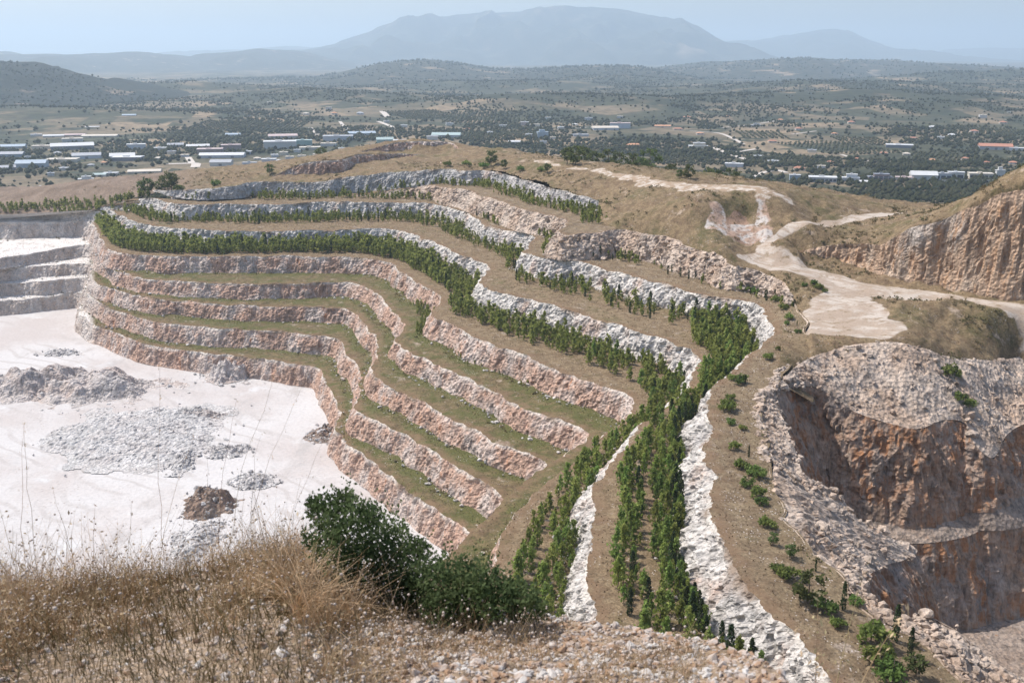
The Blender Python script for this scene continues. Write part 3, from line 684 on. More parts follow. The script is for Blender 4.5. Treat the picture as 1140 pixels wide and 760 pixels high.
def scrub_mat(name, dark, light, k=(.45, .62), scale=.03, soil=(0.25, .19, .13), sk=(.62, .72)):
    b = NB(name)
    n = b.noise(scale, 6, .68); m = b.noise(scale * .18, 4, .6)
    c = b.mix(b.ramp(n, *k), dark, light)
    c = b.mix(b.ramp(m, *sk), c, soil)
    b.bump(n, .8, 14)
    return b.done(c, 1.0)
M['scrub_dark'] = scrub_mat('dark_scrub', (0.016, .022, .014), (0.050, .046, .028), k=(.50, .72))
M['scrub'] = scrub_mat('hill_scrub', (0.022, .028, .017), (0.070, .060, .037), sk=(.58, .68))
M['mountain'] = scrub_mat('mountain_scrub', (0.026, .033, .022), (0.065, .060, .040), scale=.006, sk=(.6, .75))
RIDGES = []
def ridge(prof, D, depth, mat, seed, base=0.0, nx=150, ny=50, rough=.20, name='hill', steep=1.0):
    """a hill range whose crest follows a pixel skyline at distance D; spurs and gullies run down both flanks"""
    pr = np.array(prof, float); x = np.linspace(pr[0, 0], pr[-1, 0], nx)
    y = np.interp(x, pr[:, 0], pr[:, 1]); y = smooth1(y, 3) + .9 * fbm(np.stack([x, 0 * x, 0 * x], -1), 42, 4, seed + 60)
    el = (380 - y) / FPX                                      # tangent above optical axis
    zc = CAMZ + D * np.tan(np.arctan(el) - PITCH) / 1.0
    s = np.linspace(-1, 1, ny)
    u = (x - 570) / FPX / CP
    Y = D + depth * s[:, None] + depth * .18 * fbm(np.stack([x[None] * .01 + 0 * s[:, None], s[:, None] + 0 * x[None], 0 * s[:, None] * x[None]], -1), .9, 2, seed)
    X = u[None] * D * np.ones((ny, 1))
    prf = np.cos(np.clip(np.abs(s), 0, 1) * math.pi / 2) ** 1.35
    hh = np.maximum(zc - PLZ, 2.0)
    P = np.stack([X, Y, 0 * X], -1)
    gul = 1 - np.abs(fbm(P, depth * .42, 4, seed + 3))
    fl = np.sin(np.clip(np.abs(s), 0, 1) * math.pi)[:, None]
    Z = PLZ - 6 + (hh + 6)[None] * np.clip(prf[:, None] + rough * 2.2 * (gul - .72) * fl + .6 * rough * fbm(P, depth * .9, 3, seed + 9) * fl, 0, .995)
    Z += hh[None] * (.10 * fbm(P, depth * .16, 3, seed + 15) * np.clip(fl + .12, 0, 1)) * np.clip(prf[:, None] * 4, 0, 1)
    V = np.dstack([X, Y, Z]); RIDGES.append(V)
    return struct(add(name, mesh_from(name, V.reshape(-1, 3), grid_faces(ny, nx), smooth=True), mat))
ridge([(-400, 90), (-200, 76), (-60, 70), (0, 69), (40, 68), (75, 72), (110, 80), (150, 92), (200, 102), (250, 108), (310, 116), (340, 122)], 3400, 900, M['scrub_dark'], 1)
ridge([(290, 106), (330, 100), (380, 84), (430, 72), (480, 67), (515, 72), (545, 79), (600, 78), (650, 73), (690, 72), (720, 78), (745, 84), (790, 92), (830, 99)], 6200, 1500, M['scrub'], 2)
ridge([(640, 88), (700, 79), (740, 73), (790, 68), (828, 65), (880, 65), (950, 67), (1020, 70), (1060, 75), (1091, 80), (1140, 77), (1250, 72), (1500, 80)], 7600, 1900, M['scrub'], 3)
ridge([(-500, 60), (-100, 55), (0, 56), (28, 64), (45, 62), (67, 59), (105, 61), (151, 60), (186, 58), (228, 63), (260, 72), (330, 84)], 10500, 2200, M['scrub'], 5)
ridge([(190, 82), (231, 73), (263, 61), (309, 54), (351, 59), (380, 66), (430, 78), (470, 84)], 11500, 2000, M['scrub'], 6)
ridge([(230, 78), (300, 63), (340, 57), (370, 53), (405, 46), (433, 35), (458, 21.5), (485, 19.5), (510, 19), (552, 14), (580, 15), (615, 10.5), (651, 9), (686, 14), (721, 22), (749, 33), (775, 46), (800, 57), (824, 65), (900, 80)], 16500, 3600, M['mountain'], 7, nx=300, ny=110, rough=.34, name='mountain')
ridge([(740, 62), (793, 46.5), (845, 44), (859, 38), (887, 34), (915, 37), (950, 51), (1000, 60), (1056, 67), (1140, 74), (1250, 80)], 21000, 3000, M['mountain'], 8, name='mountain')
ridge([(940, 72), (1010, 58), (1056, 53), (1100, 55), (1140, 62), (1300, 60), (1600, 70)], 27000, 3000, M['mountain'], 9, name='mountain')
ridge([(60, 80), (160, 62), (230, 57), (300, 54), (345, 52), (400, 56), (500, 70)], 22000, 3000, M['mountain'], 10, name='mountain')

def haze_box():
    x0, x1, y0, y1, z0, z1 = -24000, 24000, -400, 43000, -330.0, 930.0
    V = [(x, y, z) for z in (z0, z1) for y in (y0, y1) for x in (x0, x1)]
    Fq = [(0, 2, 3, 1), (4, 5, 7, 6), (0, 1, 5, 4), (2, 6, 7, 3), (0, 4, 6, 2), (1, 3, 7, 5)]
    m = bpy.data.materials.new('haze_air'); m.use_nodes = True; t = m.node_tree; t.nodes.clear()
    o = t.nodes.new('ShaderNodeOutputMaterial'); v = t.nodes.new('ShaderNodeVolumePrincipled')
    v.inputs['Color'].default_value = (0.69, 0.85, 1.0, 1); v.inputs['Density'].default_value = HAZE
    v.inputs['Anisotropy'].default_value = 0.25
    t.links.new(v.outputs[0], o.inputs['Volume'])
    return stuff(add('haze', mesh_from('haze', np.array(V), np.array(Fq)), m), 'pale blue summer haze over the whole valley', 'haze')
HAZE = 0.94e-4
haze_box()
# ------------------------------------------------------------------ trees
def leaf_mat(name, a, c, k=(.38, .62), sc=.35):
    b = NB(name)
    n = b.noise(sc, 3); f = b.noise(3.5, 3)
    col = b.mix(b.ramp(n, *k), a, c)
    col = b.mul(col, b.ramp(f, -.1, .68))
    oi = b.n('ShaderNodeObjectInfo'); hs = b.n('ShaderNodeHueSaturation')
    b.link(b.math('ADD', b.math('MULTIPLY', oi.outputs['Random'], .05), .472), hs.inputs['Hue']); b.link(b.math('ADD', b.math('MULTIPLY', b.math('FRACT', b.math('MULTIPLY', oi.outputs['Random'], 7.31)), .55), .78), hs.inputs['Value'])
    b.link(col, hs.inputs['Color']); col = hs.outputs[0]
    tr = b.n('ShaderNodeBsdfTranslucent'); b.link(col, tr.inputs[0])
    mx = b.n('ShaderNodeMixShader'); mx.inputs[0].default_value = .46
    m = b.done(col, .85)
    b.link(b.b.outputs[0], mx.inputs[1]); b.link(tr.outputs[0], mx.inputs[2]); b.link(mx.outputs[0], b.out.inputs['Surface'])
    return m
M['pine'] = leaf_mat('pine_needles', (0.21, .285, .066), (0.32, .385, .11))
M['cypress'] = leaf_mat('cypress_scales', (0.045, .070, .030), (0.07, .10, .042))
M['conifer'] = leaf_mat('dark_conifer', (0.085, .115, .038), (0.14, .175, .06))
M['bush'] = leaf_mat('bush_leaves', (0.14, .20, .05), (0.22, .28, .08))
b = NB('bark'); M['bark'] = b.done(b.mix(b.noise(2.0, 4), (.11, .08, .06), (.20, .16, .13)))

def leaf_cloud(cent, size, rng, up=.35, elong=1.6):
    """one small two-triangle sprig per centre"""
    n = len(cent)
    d = rng.normal(size=(n, 3)); d[:, 2] = np.abs(d[:, 2]) * .8 + up; d /= np.linalg.norm(d, axis=1, keepdims=True)
    s = np.cross(d, rng.normal(size=(n, 3))); s /= np.linalg.norm(s, axis=1, keepdims=True)
    sz = np.asarray(size).reshape(-1, 1) * rng.uniform(.6, 1.3, (n, 1))
    a = cent - d * sz * elong * .5; e = cent + d * sz * elong * .5
    V = np.stack([a, cent + s * sz * .5, e, cent - s * sz * .5], 1).reshape(-1, 3)
    i = np.arange(n)[:, None] * 4
    return V, np.hstack([i, i + 1, i + 2, i + 3])
def crown_pts(kind, n, rng):
    """points through the volume of a unit-high crown: whorled branch tips and clumps, with gaps"""
    if kind == 'pine':
        nb = max(14, n // 9); z = rng.uniform(.10, .97, nb); az = rng.uniform(0, 6.283, nb)
        rad = (1.02 - z) ** .75 * .34 * rng.uniform(.45, 1.25, nb) * np.clip((z - .02) / .18, .4, 1)
        k = rng.randint(0, nb, n); f = rng.uniform(.15, 1.05, n) ** .7
        P = np.stack([np.cos(az[k]) * rad[k] * f, np.sin(az[k]) * rad[k] * f, z[k] + rad[k] * f * .35], -1)
        return P + rng.normal(size=(n, 3)) * (.028, .028, .03)
    if kind == 'cypress':
        z = rng.uniform(.03, 1, n); r = .095 * np.sin(np.clip(z, .04, 1) ** .62 * math.pi) ** .6 + .012
        a = rng.uniform(0, 6.283, n); r = r * rng.uniform(.5, 1.1, n)
        return np.stack([np.cos(a) * r, np.sin(a) * r, z], -1)
    if kind == 'bush':
        nb = 16; c = rng.normal(size=(nb, 3)); c /= np.linalg.norm(c, axis=1, keepdims=True); c *= rng.uniform(.2, .42, (nb, 1)); c[:, 2] = np.abs(c[:, 2]) * 1.15 + .22
        k = rng.randint(0, nb, n); d = rng.normal(size=(n, 3)); d /= np.linalg.norm(d, axis=1, keepdims=True)
        P = c[k] + d * rng.uniform(.05, .19, (n, 1)); P[:, 2] = np.abs(P[:, 2]); return P
    # broad dark conifer / carob
    nb = 22; z = rng.uniform(.2, .88, nb); a = rng.uniform(0, 6.283, nb); r = .30 * np.sin((z - .05) * 3.2) * rng.uniform(.4, 1.1, nb)
    c = np.stack([np.cos(a) * r, np.sin(a) * r, z], -1)
    k = rng.randint(0, nb, n); d = rng.normal(size=(n, 3)); d /= np.linalg.norm(d, axis=1, keepdims=True)
    return c[k] + d * rng.uniform(.03, .13, (n, 1))
def trunk_mesh(rng, h=.9, r=.022, limbs=5):
    V = []; Fq = []
    def tube(p0, p1, r0, r1, k=5):
        i0 = len(V); ax = np.array(p1) - np.array(p0); ax /= np.linalg.norm(ax)
        s = np.cross(ax, (.3, 1, .2)); s /= np.linalg.norm(s); t = np.cross(ax, s)
        for p, rr in ((p0, r0), (p1, r1)):
            for j in range(k):
                a = 6.283 * j / k; V.append(np.array(p) + rr * (math.cos(a) * s + math.sin(a) * t))
        for j in range(k): Fq.append((i0 + j, i0 + (j + 1) % k, i0 + k + (j + 1) % k, i0 + k + j))
    tube((0, 0, -.03), (.01, 0, h * .5), r, r * .7); tube((.01, 0, h * .5), (0, .01, h), r * .7, r * .2)
    for j in range(limbs):
        z = .18 + .6 * h * j / limbs; a = rng.uniform(0, 6.283); l = .24 * (1 - z * .8)
        tube((0, 0, z), (math.cos(a) * l, math.sin(a) * l, z + l * .5), r * .4, r * .12, 4)
    return mesh_from('trunk', np.array(V), np.array(Fq))
PROTO = {}
def protos(kind, nvar, n, size, mat, limbs=5, elong=1.7):
    out = []
    for v in range(nvar):
        rng = np.random.RandomState(1000 + v * 7 + len(kind))
        V, Fq = leaf_cloud(crown_pts(kind, n, rng), size, rng, elong=elong)
        cm = mesh_from('crown', V, Fq); cm.materials.append(mat)
        tm = trunk_mesh(rng, limbs=limbs, r=.022 if kind != 'cypress' else .014); tm.materials.append(M['bark'])
        out.append((cm, tm, V, Fq))
    PROTO[kind] = out
protos('pine', 7, 430, .066, M['pine'])
protos('cypress', 3, 230, .052, M['cypress'], limbs=0, elong=2.4)
protos('bush', 4, 420, .095, M['bush'], limbs=4)
protos('conifer', 5, 520, .062, M['conifer'])
def plant_tree(name, kind, loc, h, label, cat, group, wid=1.0):
    cm, tm = random.choice(PROTO[kind])[:2]
    o = empty(name, [float(q_) for q_ in loc], random.uniform(0, 6.283)); o.scale = (h * wid, h * wid, h)
    for nm, me in (('crown', cm), ('trunk', tm)):
        c = bpy.data.objects.new(nm, me); COL.objects.link(c); c.parent = o
    return tag(o, label, cat, group)

def sample_bench(bn, accept, dens, mind, rng, gap=None):
    """random spots on a terrace; accept(px,py,dA,w) -> bool array"""
    G, t, w = bn.G, bn.t, bn.w; nr_, nc_ = G.shape[:2]
    e1 = np.linalg.norm(np.diff((G[0] + G[-1]) / 2, axis=0)[:, :2], axis=1)
    area = e1 * (w[:-1] + w[1:]) / 2
    n = int(area.sum() * dens * 3)
    ci = rng.choice(nc_ - 1, n, p=area / area.sum()); cf = ci + rng.rand(n); tf = rng.rand(n)
    ri = np.interp(tf, t, np.arange(nr_)); r0 = np.clip(ri.astype(int), 0, nr_ - 2); fr = ri - r0; c0 = ci; fc = cf - ci
    P = (G[r0, c0] * ((1 - fr) * (1 - fc))[:, None] + G[r0 + 1, c0] * (fr * (1 - fc))[:, None] + G[r0, c0 + 1] * ((1 - fr) * fc)[:, None] + G[r0 + 1, c0 + 1] * (fr * fc)[:, None])
    ww = w[c0]; dA = tf * ww; px, py = proj(P)
    ok = accept(px, py, dA, ww)
    if gap is not None: ok &= fbm(P * (1, 1, 0), 11, 3, 811) > gap
    grid = {}; out = []
    for i in np.nonzero(ok)[0]:
        x, y = P[i, 0], P[i, 1]; g = (int(x // mind), int(y // mind))
        if any((x - a) ** 2 + (y - q_) ** 2 < mind * mind for u in (-1, 0, 1) for v in (-1, 0, 1) for a, q_ in grid.get((g[0] + u, g[1] + v), ())): continue
        grid.setdefault(g, []).append((x, y)); out.append(P[i])
    return np.array(out).reshape(-1, 3)
rng = np.random.RandomState(3)
spots = []   # (pos, height, kind, terrace)
def put(bk, acc, dens, mind, hr, kinds, ter):
    P = sample_bench(BENCH[bk], acc, dens, mind, rng, gap=None if ter in ('C1', 'B3', 'C3') else -.7)
    for p in P:
        k = rng.choice([q_[0] for q_ in kinds], p=[q_[1] for q_ in kinds]); h = rng.uniform(*hr) * 1.06 * (rng.uniform(.4, 1.0) if rng.rand() < .45 else rng.uniform(.95, 1.2))
        spots.append((p, h if k != 'cypress' else h * 1.0, k, ter))
noi = lambda px: .5 + .5 * np.sin(px * .13) * np.sin(px * .047 + 1)
# wide belt under the third white face
put('C', lambda px, py, d, w: (py < 340) & (px > 108) & (px < 500) & (d > .8) & (d < np.where(px < 250, .78, .70) * w), .30, 1.55, (3.6, 6.2), [('pine', .97), ('cypress', .03)], 'C1')
put('C', lambda px, py, d, w: (py < 440) & (px >= 470) & (d > .8) & (d < .62 * w) & (w > 3) & (rng.rand(len(px)) < .9), .20, 1.8, (2.8, 5.2), [('pine', .97), ('cypress', .03)], 'C2')
put('C', lambda px, py, d, w: (py >= 430) & (d > .5) & (d < .66 * w) & ((d / w < .36) | (d / w > .50) | (py < 540)), .24, 1.7, (3.2, 5.6), [('pine', 1.0)], 'C3')
# terrace under the second white face
put('B', lambda px, py, d, w: (py < 300) & (px > 60) & (px < 600) & (d > .8) & (d < np.where(px < 200, .6, .42) * w) & ((rng.rand(len(px)) < .75)), .17, 1.9, (2.6, 4.8), [('pine', .88), ('cypress', .12)], 'B1')
put('B', lambda px, py, d, w: (py < 372) & (px >= 575) & (px < 800) & (d > .8) & (d < .5 * w) & (noi(px) + .25 * rng.rand(len(px)) > .45), .12, 2.0, (2.6, 4.4), [('pine', .84), ('cypress', .16)], 'B2')
put('B', lambda px, py, d, w: (py >= 345) & (px > 770) & (py < 425) & (d > .5) & (d < .75 * w), .30, 1.5, (3.4, 5.6), [('pine', .93), ('cypress', .07)], 'B3')
put('B', lambda px, py, d, w: (py >= 420) & (d > .3) & (d < .70 * w) & ((d / w < .30) | (d / w > .44) | (py < 530)), .26, 1.6, (3.2, 5.4), [('pine', .95), ('cypress', .05)], 'B3')
put('B', lambda px, py, d, w: (py >= 425) & (d > .2) & (d < 2.2), .35, 1.5, (3.6, 5.0), [('cypress', 1.0)], 'B3')
# upper terraces
put('A', lambda px, py, d, w: (px > 205) & (px < 640) & (py < 262) & (d > .5) & (d < .42 * w) & (rng.rand(len(px)) < .8), .15, 1.9, (2.4, 4.2), [('pine', .86), ('cypress', .14)], 'A')
put('A', lambda px, py, d, w: (px > 600) & (px < 712) & (py < 300) & (d > .3) & (d < .38 * w), .14, 2.0, (2.2, 4.2), [('pine', .92), ('cypress', .08)], 'A')
put('A', lambda px, py, d, w: (px > 712) & (px < 885) & (py < 345) & (d > .3) & (d < 4.5) & (rng.rand(len(px)) < .5), .06, 2.6, (1.6, 3.2), [('pine', .55), ('cypress', .45)], 'A')
put('A1', lambda px, py, d, w: (px > 225) & (px < 690) & (d > .4) & (d < .55 * w) & (rng.rand(len(px)) < .75), .14, 1.9, (2.4, 4.0), [('pine', .92), ('cypress', .08)], 'A1')
put('A1', lambda px, py, d, w: (px > 300) & (px < 470) & (d > .5 * w) & (d < .92 * w), .030, 4.0, (3.0, 5.0), [('pine', 1.0)], 'A1')
# saplings on the weedy lower terraces
put('D', lambda px, py, d, w: (px > 430) & (d > .3) & (d < 2.6), .10, 1.5, (.6, 1.5), [('pine', 1.0)], 'D')
put('D', lambda px, py, d, w: (px > 464) & (px < 486) & (py > 335) & (py < 372) & (d < 6), .25, 1.3, (1.5, 3.0), [('pine', 1.0)], 'D')
put('E', lambda px, py, d, w: (px > 430) & (d > .3) & (d < 2.0), .05, 1.8, (.5, 1.2), [('pine', 1.0)], 'D')
TER = {'C1': ('pine in the dense dark green belt on the far terrace', 'pines in the dense belt on the far terrace'),
       'C2': ('young pine in the straggling rows beyond the white rock nose on the middle terrace', 'pines on the middle terrace right of the nose'),
       'C3': ('pine in the double row between the two narrow white rock strips', 'pines between the narrow white rock strips'),
       'B1': ('small pine in the row under the pale grey upper face', 'pines under the upper grey face'),
       'B2': ('scattered small pine at the foot of the long white face right of centre', 'pines at the foot of the long white face'),
       'B3': ('pine in the thick stand against the broad white wall', 'pines against the broad white wall'),
       'A': ('small pine on the terrace below the pink rubble slope and grassy knoll', 'pines on the plateau terrace'),
       'A1': ('small pine on the topmost planted terrace under the ridge', 'pines on the topmost terrace'),
       'D': ('low sapling at the foot of a pink face on the weedy lower terraces', 'saplings on the lower terraces')}
def pxh(s): return s[1] * FPX / np.linalg.norm(s[0] - np.array([0, 0, CAMZ]))
order_ = sorted(range(len(spots)), key=lambda i: -pxh(spots[i]))
vis = lambda s: (lambda q_: -5 < q_[0] < 1145 and q_[1] < 765)(proj(s[0]))
np_, nc2 = 0, 0; rest = {'pine': [], 'cypress': []}
for i in order_:
    p, h, k, ter = s = spots[i]
    lim_ = (np_ < 300) if k == 'pine' else (nc2 < 290)
    if lim_ and vis(s):
        q_y = float(proj(p)[1]); part_ = '' if ter not in ('B3', 'C3') else ', upper stretch' if q_y < 470 else ', middle stretch' if q_y < 570 else ', lowest stretch'
        size_ = ('tall ' if h > 5.0 else 'small ' if h < 3.2 else '') if ter in ('B3', 'C3', 'C1') else ''
        if k == 'pine':
            np_ += 1; plant_tree('pine_tree', 'pine', p, h, *(size_ + TER[ter][0] + part_, 'pine', size_ + TER[ter][1] + part_), wid=random.uniform(.62, .92))
        else:
            nc2 += 1; plant_tree('cypress_tree', 'cypress', p, h, 'thin dark ' + TER[ter][0].replace('small pine', 'cypress').replace('young pine', 'cypress').replace('pine', 'cypress') + part_, 'cypress', TER[ter][1].replace('pines', 'cypresses') + part_)
    else: rest[k].append(s)
def merged(name, kind, items, keepn, mat, label, cat, scale=1.25):
    Vs, Fs, off = [], [], 0
    for p, h, *_ in items:
        V, Fq = random.choice(PROTO[kind])[2:4]; m = keepn * 4
        a = random.uniform(0, 6.283); c, s_ = math.cos(a), math.sin(a)
        Q = V.reshape(-1, 4, 3)[:keepn]; cen = Q.mean(1, keepdims=True); Q = (cen + (Q - cen) * scale).reshape(-1, 3) * h
        Vs.append(np.stack([Q[:, 0] * c - Q[:, 1] * s_, Q[:, 0] * s_ + Q[:, 1] * c, Q[:, 2]], -1) + p); Fs.append(Fq[:keepn] + off); off += m
    if Vs: return stuff(add(name, mesh_from(name, np.vstack(Vs), np.vstack(Fs)), mat), label, cat)
for px in np.arange(-8, 172, 1.7):
    p_ = hill_at(px + random.uniform(-2, 2), (234.5 - px * .06) + random.uniform(-3, 3)); rest['pine'].append((p_, random.uniform(2.5, 5.0), 'pine', 'B1'))
merged('pine_grove', 'pine', rest['pine'], 72, M['pine'], 'mass of smaller young pines planted along the far terraces', 'pines', 2.15)
print('TREES', len(spots), np_, nc2, len(rest['pine']), len(rest['cypress']))

# dark trees along the ridge and on the slope below it: (px, py of the foot, height in pixels, kind)
RT = [(632, 182, 15), (642, 183, 17), (651, 184, 17), (661, 185, 14), (678, 188, 18), (689, 189, 16), (703, 191, 16), (713, 192, 14), (722, 193, 22), (747, 197, 12), (757, 198, 8), (767, 199, 13), (790, 201, 12), (800, 201, 10), (812, 202, 12), (821, 203, 10)]
for i, (px, py, hp_) in enumerate(RT):
    p = hill_at(px, py + 1); d = np.linalg.norm(p - np.array([0, 0, CAMZ]))
    plant_tree('ridge_tree', 'conifer', p, hp_ * 1.35 * d / FPX, ['dark conifer on the ridge skyline, leftmost stand above the pale path', 'dark conifer in the second stand on the ridge behind the pale path', 'dark conifer in the third stand along the ridge, near its tallest tree', 'low dark conifer on the far bare end of the ridge behind the path'][0 if px < 670 else 1 if px < 696 else 2 if px < 730 else 3], 'tree', ['first ridge stand', 'second ridge stand', 'third ridge stand', 'far ridge trees'][0 if px < 670 else 1 if px < 696 else 2 if px < 730 else 3], wid=1.25)
ST = [(610, 191, 9), (617, 194, 12), (624, 197, 9), (632, 200, 16), (648, 203, 8), (658, 204, 11), (668, 208, 8), (683, 214, 12), (675, 211, 9), (520, 184, 8), (532, 183, 11), (547, 184, 15), (555, 184, 12), (568, 186, 16), (561, 187, 9), (580, 189, 7), (594, 191, 8), (498, 184, 7), (508, 184, 7), (540, 186, 8), (603, 190, 7), (157, 215, 11), (166, 216, 16), (176, 217, 9), (184, 215, 14), (192, 214, 18), (200, 216, 8), (357, 178, 13), (392, 172, 7), (398, 171, 6), (250, 204, 9), (258, 203, 10), (266, 201, 8), (300, 193, 10), (310, 192, 9), (320, 190, 8), (242, 206, 8)]
for i, (px, py, hp_) in enumerate(ST):
    p = hill_at(px, py + 1); d = np.linalg.norm(p - np.array([0, 0, CAMZ]))
    lab, grp = (('round dark tree alone on the top of the quarry edge', None) if px == 357 else ('dark tree in the cluster at the left end of the upper terraces', 'left cluster of dark trees') if px < 205 else ('low dark bush on the flat ground left of the highest face', 'bushes left of the highest face') if px < 330 else ('small dark shrub on the crest of the highest face', 'shrubs on the highest face') if px < 400 else ('dark tree or shrub along the foot of the bare brown hilltop', 'shrubs below the bare hilltop') if px < 600 else ('bushy dark tree on the slope just below the pale ridge path', 'trees below the ridge path'))
    plant_tree('slope_tree', 'conifer' if hp_ > 8 else 'bush', p, hp_ * 1.2 * d / FPX, lab, 'tree', grp, wid=1.3)
# ------------------------------------------------------------------ the valley: woods, orchards, buildings
def plain_at(px, py):
    h = 140.0
    for _ in range(4):
        p = unproj(px, py, h); h = CAMZ - float(plain_z(p[0], p[1]))
    return unproj(px, py, h)
def ico():
    t = (1 + 5 ** .5) / 2
    V = np.array([(-1, t, 0), (1, t, 0), (-1, -t, 0), (1, -t, 0), (0, -1, t), (0, 1, t), (0, -1, -t), (0, 1, -t), (t, 0, -1), (t, 0, 1), (-t, 0, -1), (-t, 0, 1)], float); V /= np.linalg.norm(V[0])
    Fc = np.array([(0, 11, 5), (0, 5, 1), (0, 1, 7), (0, 7, 10), (0, 10, 11), (1, 5, 9), (5, 11, 4), (11, 10, 2), (10, 7, 6), (7, 1, 8), (3, 9, 4), (3, 4, 2), (3, 2, 6), (3, 6, 8), (3, 8, 9), (4, 9, 5), (2, 4, 11), (6, 2, 10), (8, 6, 7), (9, 8, 1)])
    return V, Fc
IV, IF = ico()
OV = np.array([(1, 0, 0), (0, 1, 0), (-1, 0, 0), (0, -1, 0), (0, 0, 1), (0, 0, -1)], float); OF = np.array([(0, 1, 4), (1, 2, 4), (2, 3, 4), (3, 0, 4), (1, 0, 5), (2, 1, 5), (3, 2, 5), (0, 3, 5)])
def blobs(name, P, R, mat, label, cat, seed):
    rg = np.random.RandomState(seed); n = len(P)
    S = rg.uniform(.75, 1.4, (n, 6, 1)) * np.asarray(R)[:, None, None]
    V = OV[None] * S * np.array([1, 1, .95]) + P[:, None] + np.array([0, 0, .6]) * np.asarray(R)[:, None, None]
    Ft = (OF[None] + (np.arange(n) * 6)[:, None, None]).reshape(-1, 3)
    return stuff(add(name, mesh_from(name, V.reshape(-1, 3), Ft=Ft, smooth=True), mat), label, cat)
M['wood'] = leaf_mat('valley_foliage', (0.038, .054, .022), (0.070, .080, .038), sc=.02)
rg = np.random.RandomState(5)
n = 170000
u = (rg.uniform(-60, 1200, n) - 570) / FPX; Y = np.exp(rg.uniform(math.log(780), math.log(6500), n))
X = u * Y; P = np.stack([X, Y, plain_z(X, Y)], -1)
wood = fbm(P * (1, 1, 0), 260, 4, 201); edge = fbm(P * (1, 1, 0), 60, 2, 202)
hb_ = np.clip(bump_sum(P[:, 0], P[:, 1]) / 30, 0, 1)
keepm = (wood + .5 * edge + .35 * hb_ > .14) | ((rg.rand(n) < .10) & (wood > -.6))
P = P[keepm]; P = P[:44000]; R = rg.uniform(1.4, 3.4, len(P)) * (1 + .5 * (rg.rand(len(P)) < .1)) * np.clip(P[:, 1] / 3200, 1, 2.2)
blobs('valley_woods', P, R, M['wood'], 'dark scattered woods and hedges across the valley', 'woods', 1)
SB = []
for V_, n_ in zip(RIDGES, (3600, 2200, 2200)):
    V_ = V_[: V_.shape[0] // 2 + 6].reshape(-1, 3); V_ = V_[V_[:, 2] > PLZ + 1]; q_ = V_[rg.randint(0, len(V_), n_)] + rg.normal(0, 1, (n_, 3)) * (V_[0, 1] * .004, V_[0, 1] * .004, 0); SB.append(q_[fbm(q_ * (1, 1, 0), 240, 3, 77) > -.35])
SB = np.vstack(SB)
blobs('hill_scrub', SB, rg.uniform(2.2, 4.2, len(SB)) * np.clip(SB[:, 1] / 3600, 1, 2), M['wood'], 'dark scrub speckling the low hills beyond the plain', 'scrub', 7)
# orchards: planted grids
orch = [(470, 128, 60, 40), (540, 132, 80, 30), (560, 150, 70, 40), (300, 140, 70, 30), (935, 165, 70, 35), (900, 178, 50, 25), (760, 178, 60, 40), (700, 190, 60, 30), (250, 140, 60, 30), (620, 118, 30, 20), (960, 157, 50, 18), (850, 150, 50, 25), (200, 150, 50, 22), (1060, 175, 60, 30), (660, 168, 60, 30), (1100, 145, 60, 25)]
OP = []
for px, py, wp, dp in orch:
    c = plain_at(px, py); d = c[1]; a = rg.uniform(-.5, .5); W = wp / FPX * d; sp_ = 9.0
    i, j = np.meshgrid(np.arange(-W / 2, W / 2, sp_), np.arange(-W * .9, W * .9, sp_ * 1.1)); i = i.ravel() + rg.normal(0, .8, i.size); j = j.ravel() + rg.normal(0, .8, j.size)
    x = c[0] + i * math.cos(a) - j * math.sin(a); y = c[1] + i * math.sin(a) + j * math.cos(a)
    OP.append(np.stack([x, y, plain_z(x, y)], -1))
OP = np.vstack(OP)[:9000]
M['olive'] = leaf_mat('olive_foliage', (0.065, .078, .040), (0.10, .105, .06), sc=.03)
blobs('olive_orchards', OP, rg.uniform(1.6, 2.6, len(OP)), M['olive'], 'rows of olive trees planted in grids on the plain', 'orchard', 2)
# scrub covering the near hills as a dark mass
def paint(name, col, rough=.7):
    b = NB(name); n_ = b.noise(.25, 4); return b.done(b.mul(b.mix(1.0, col, col), b.ramp(n_, -1.2, .7)), rough)
WALLC = {'w': (.54, .53, .51), 'g': (.42, .43, .45), 'b': (.36, .42, .48), 'p': (.45, .37, .35), 'd': (.20, .20, .23), 'c': (.58, .53, .44), 'n': (.30, .22, .20), 'v': (.30, .42, .38), 'l': (.50, .52, .56)}
ROOFC = {'W': (.56, .56, .56), 'G': (.36, .37, .39), 'B': (.34, .40, .46), 'R': (.42, .20, .13), 'O': (.52, .27, .15), 'C': (.56, .50, .42), 'V': (.36, .44, .43), 'D': (.24, .25, .28), 'P': (.48, .38, .36)}
WM = {k: paint('wall_' + k, v) for k, v in WALLC.items()}; RM = {k: paint('roof_' + k, v, .5) for k, v in ROOFC.items()}
b = NB('window_glass'); M['glass'] = b.done((.05, .06, .08), .2)
def box(x0, x1, y0, y1, z0, z1):
    return np.array([(x, y, z) for z in (z0, z1) for y in (y0, y1) for x in (x0, x1)], float), np.array([(0, 2, 3, 1), (4, 5, 7, 6), (0, 1, 5, 4), (2, 6, 7, 3), (0, 4, 6, 2), (1, 3, 7, 5)])
def boxes(lst):
    Vs, Fs, o = [], [], 0
    for bb in lst:
        V, Fq = box(*bb); Vs.append(V); Fs.append(Fq + o); o += 8
    return np.vstack(Vs), np.vstack(Fs)
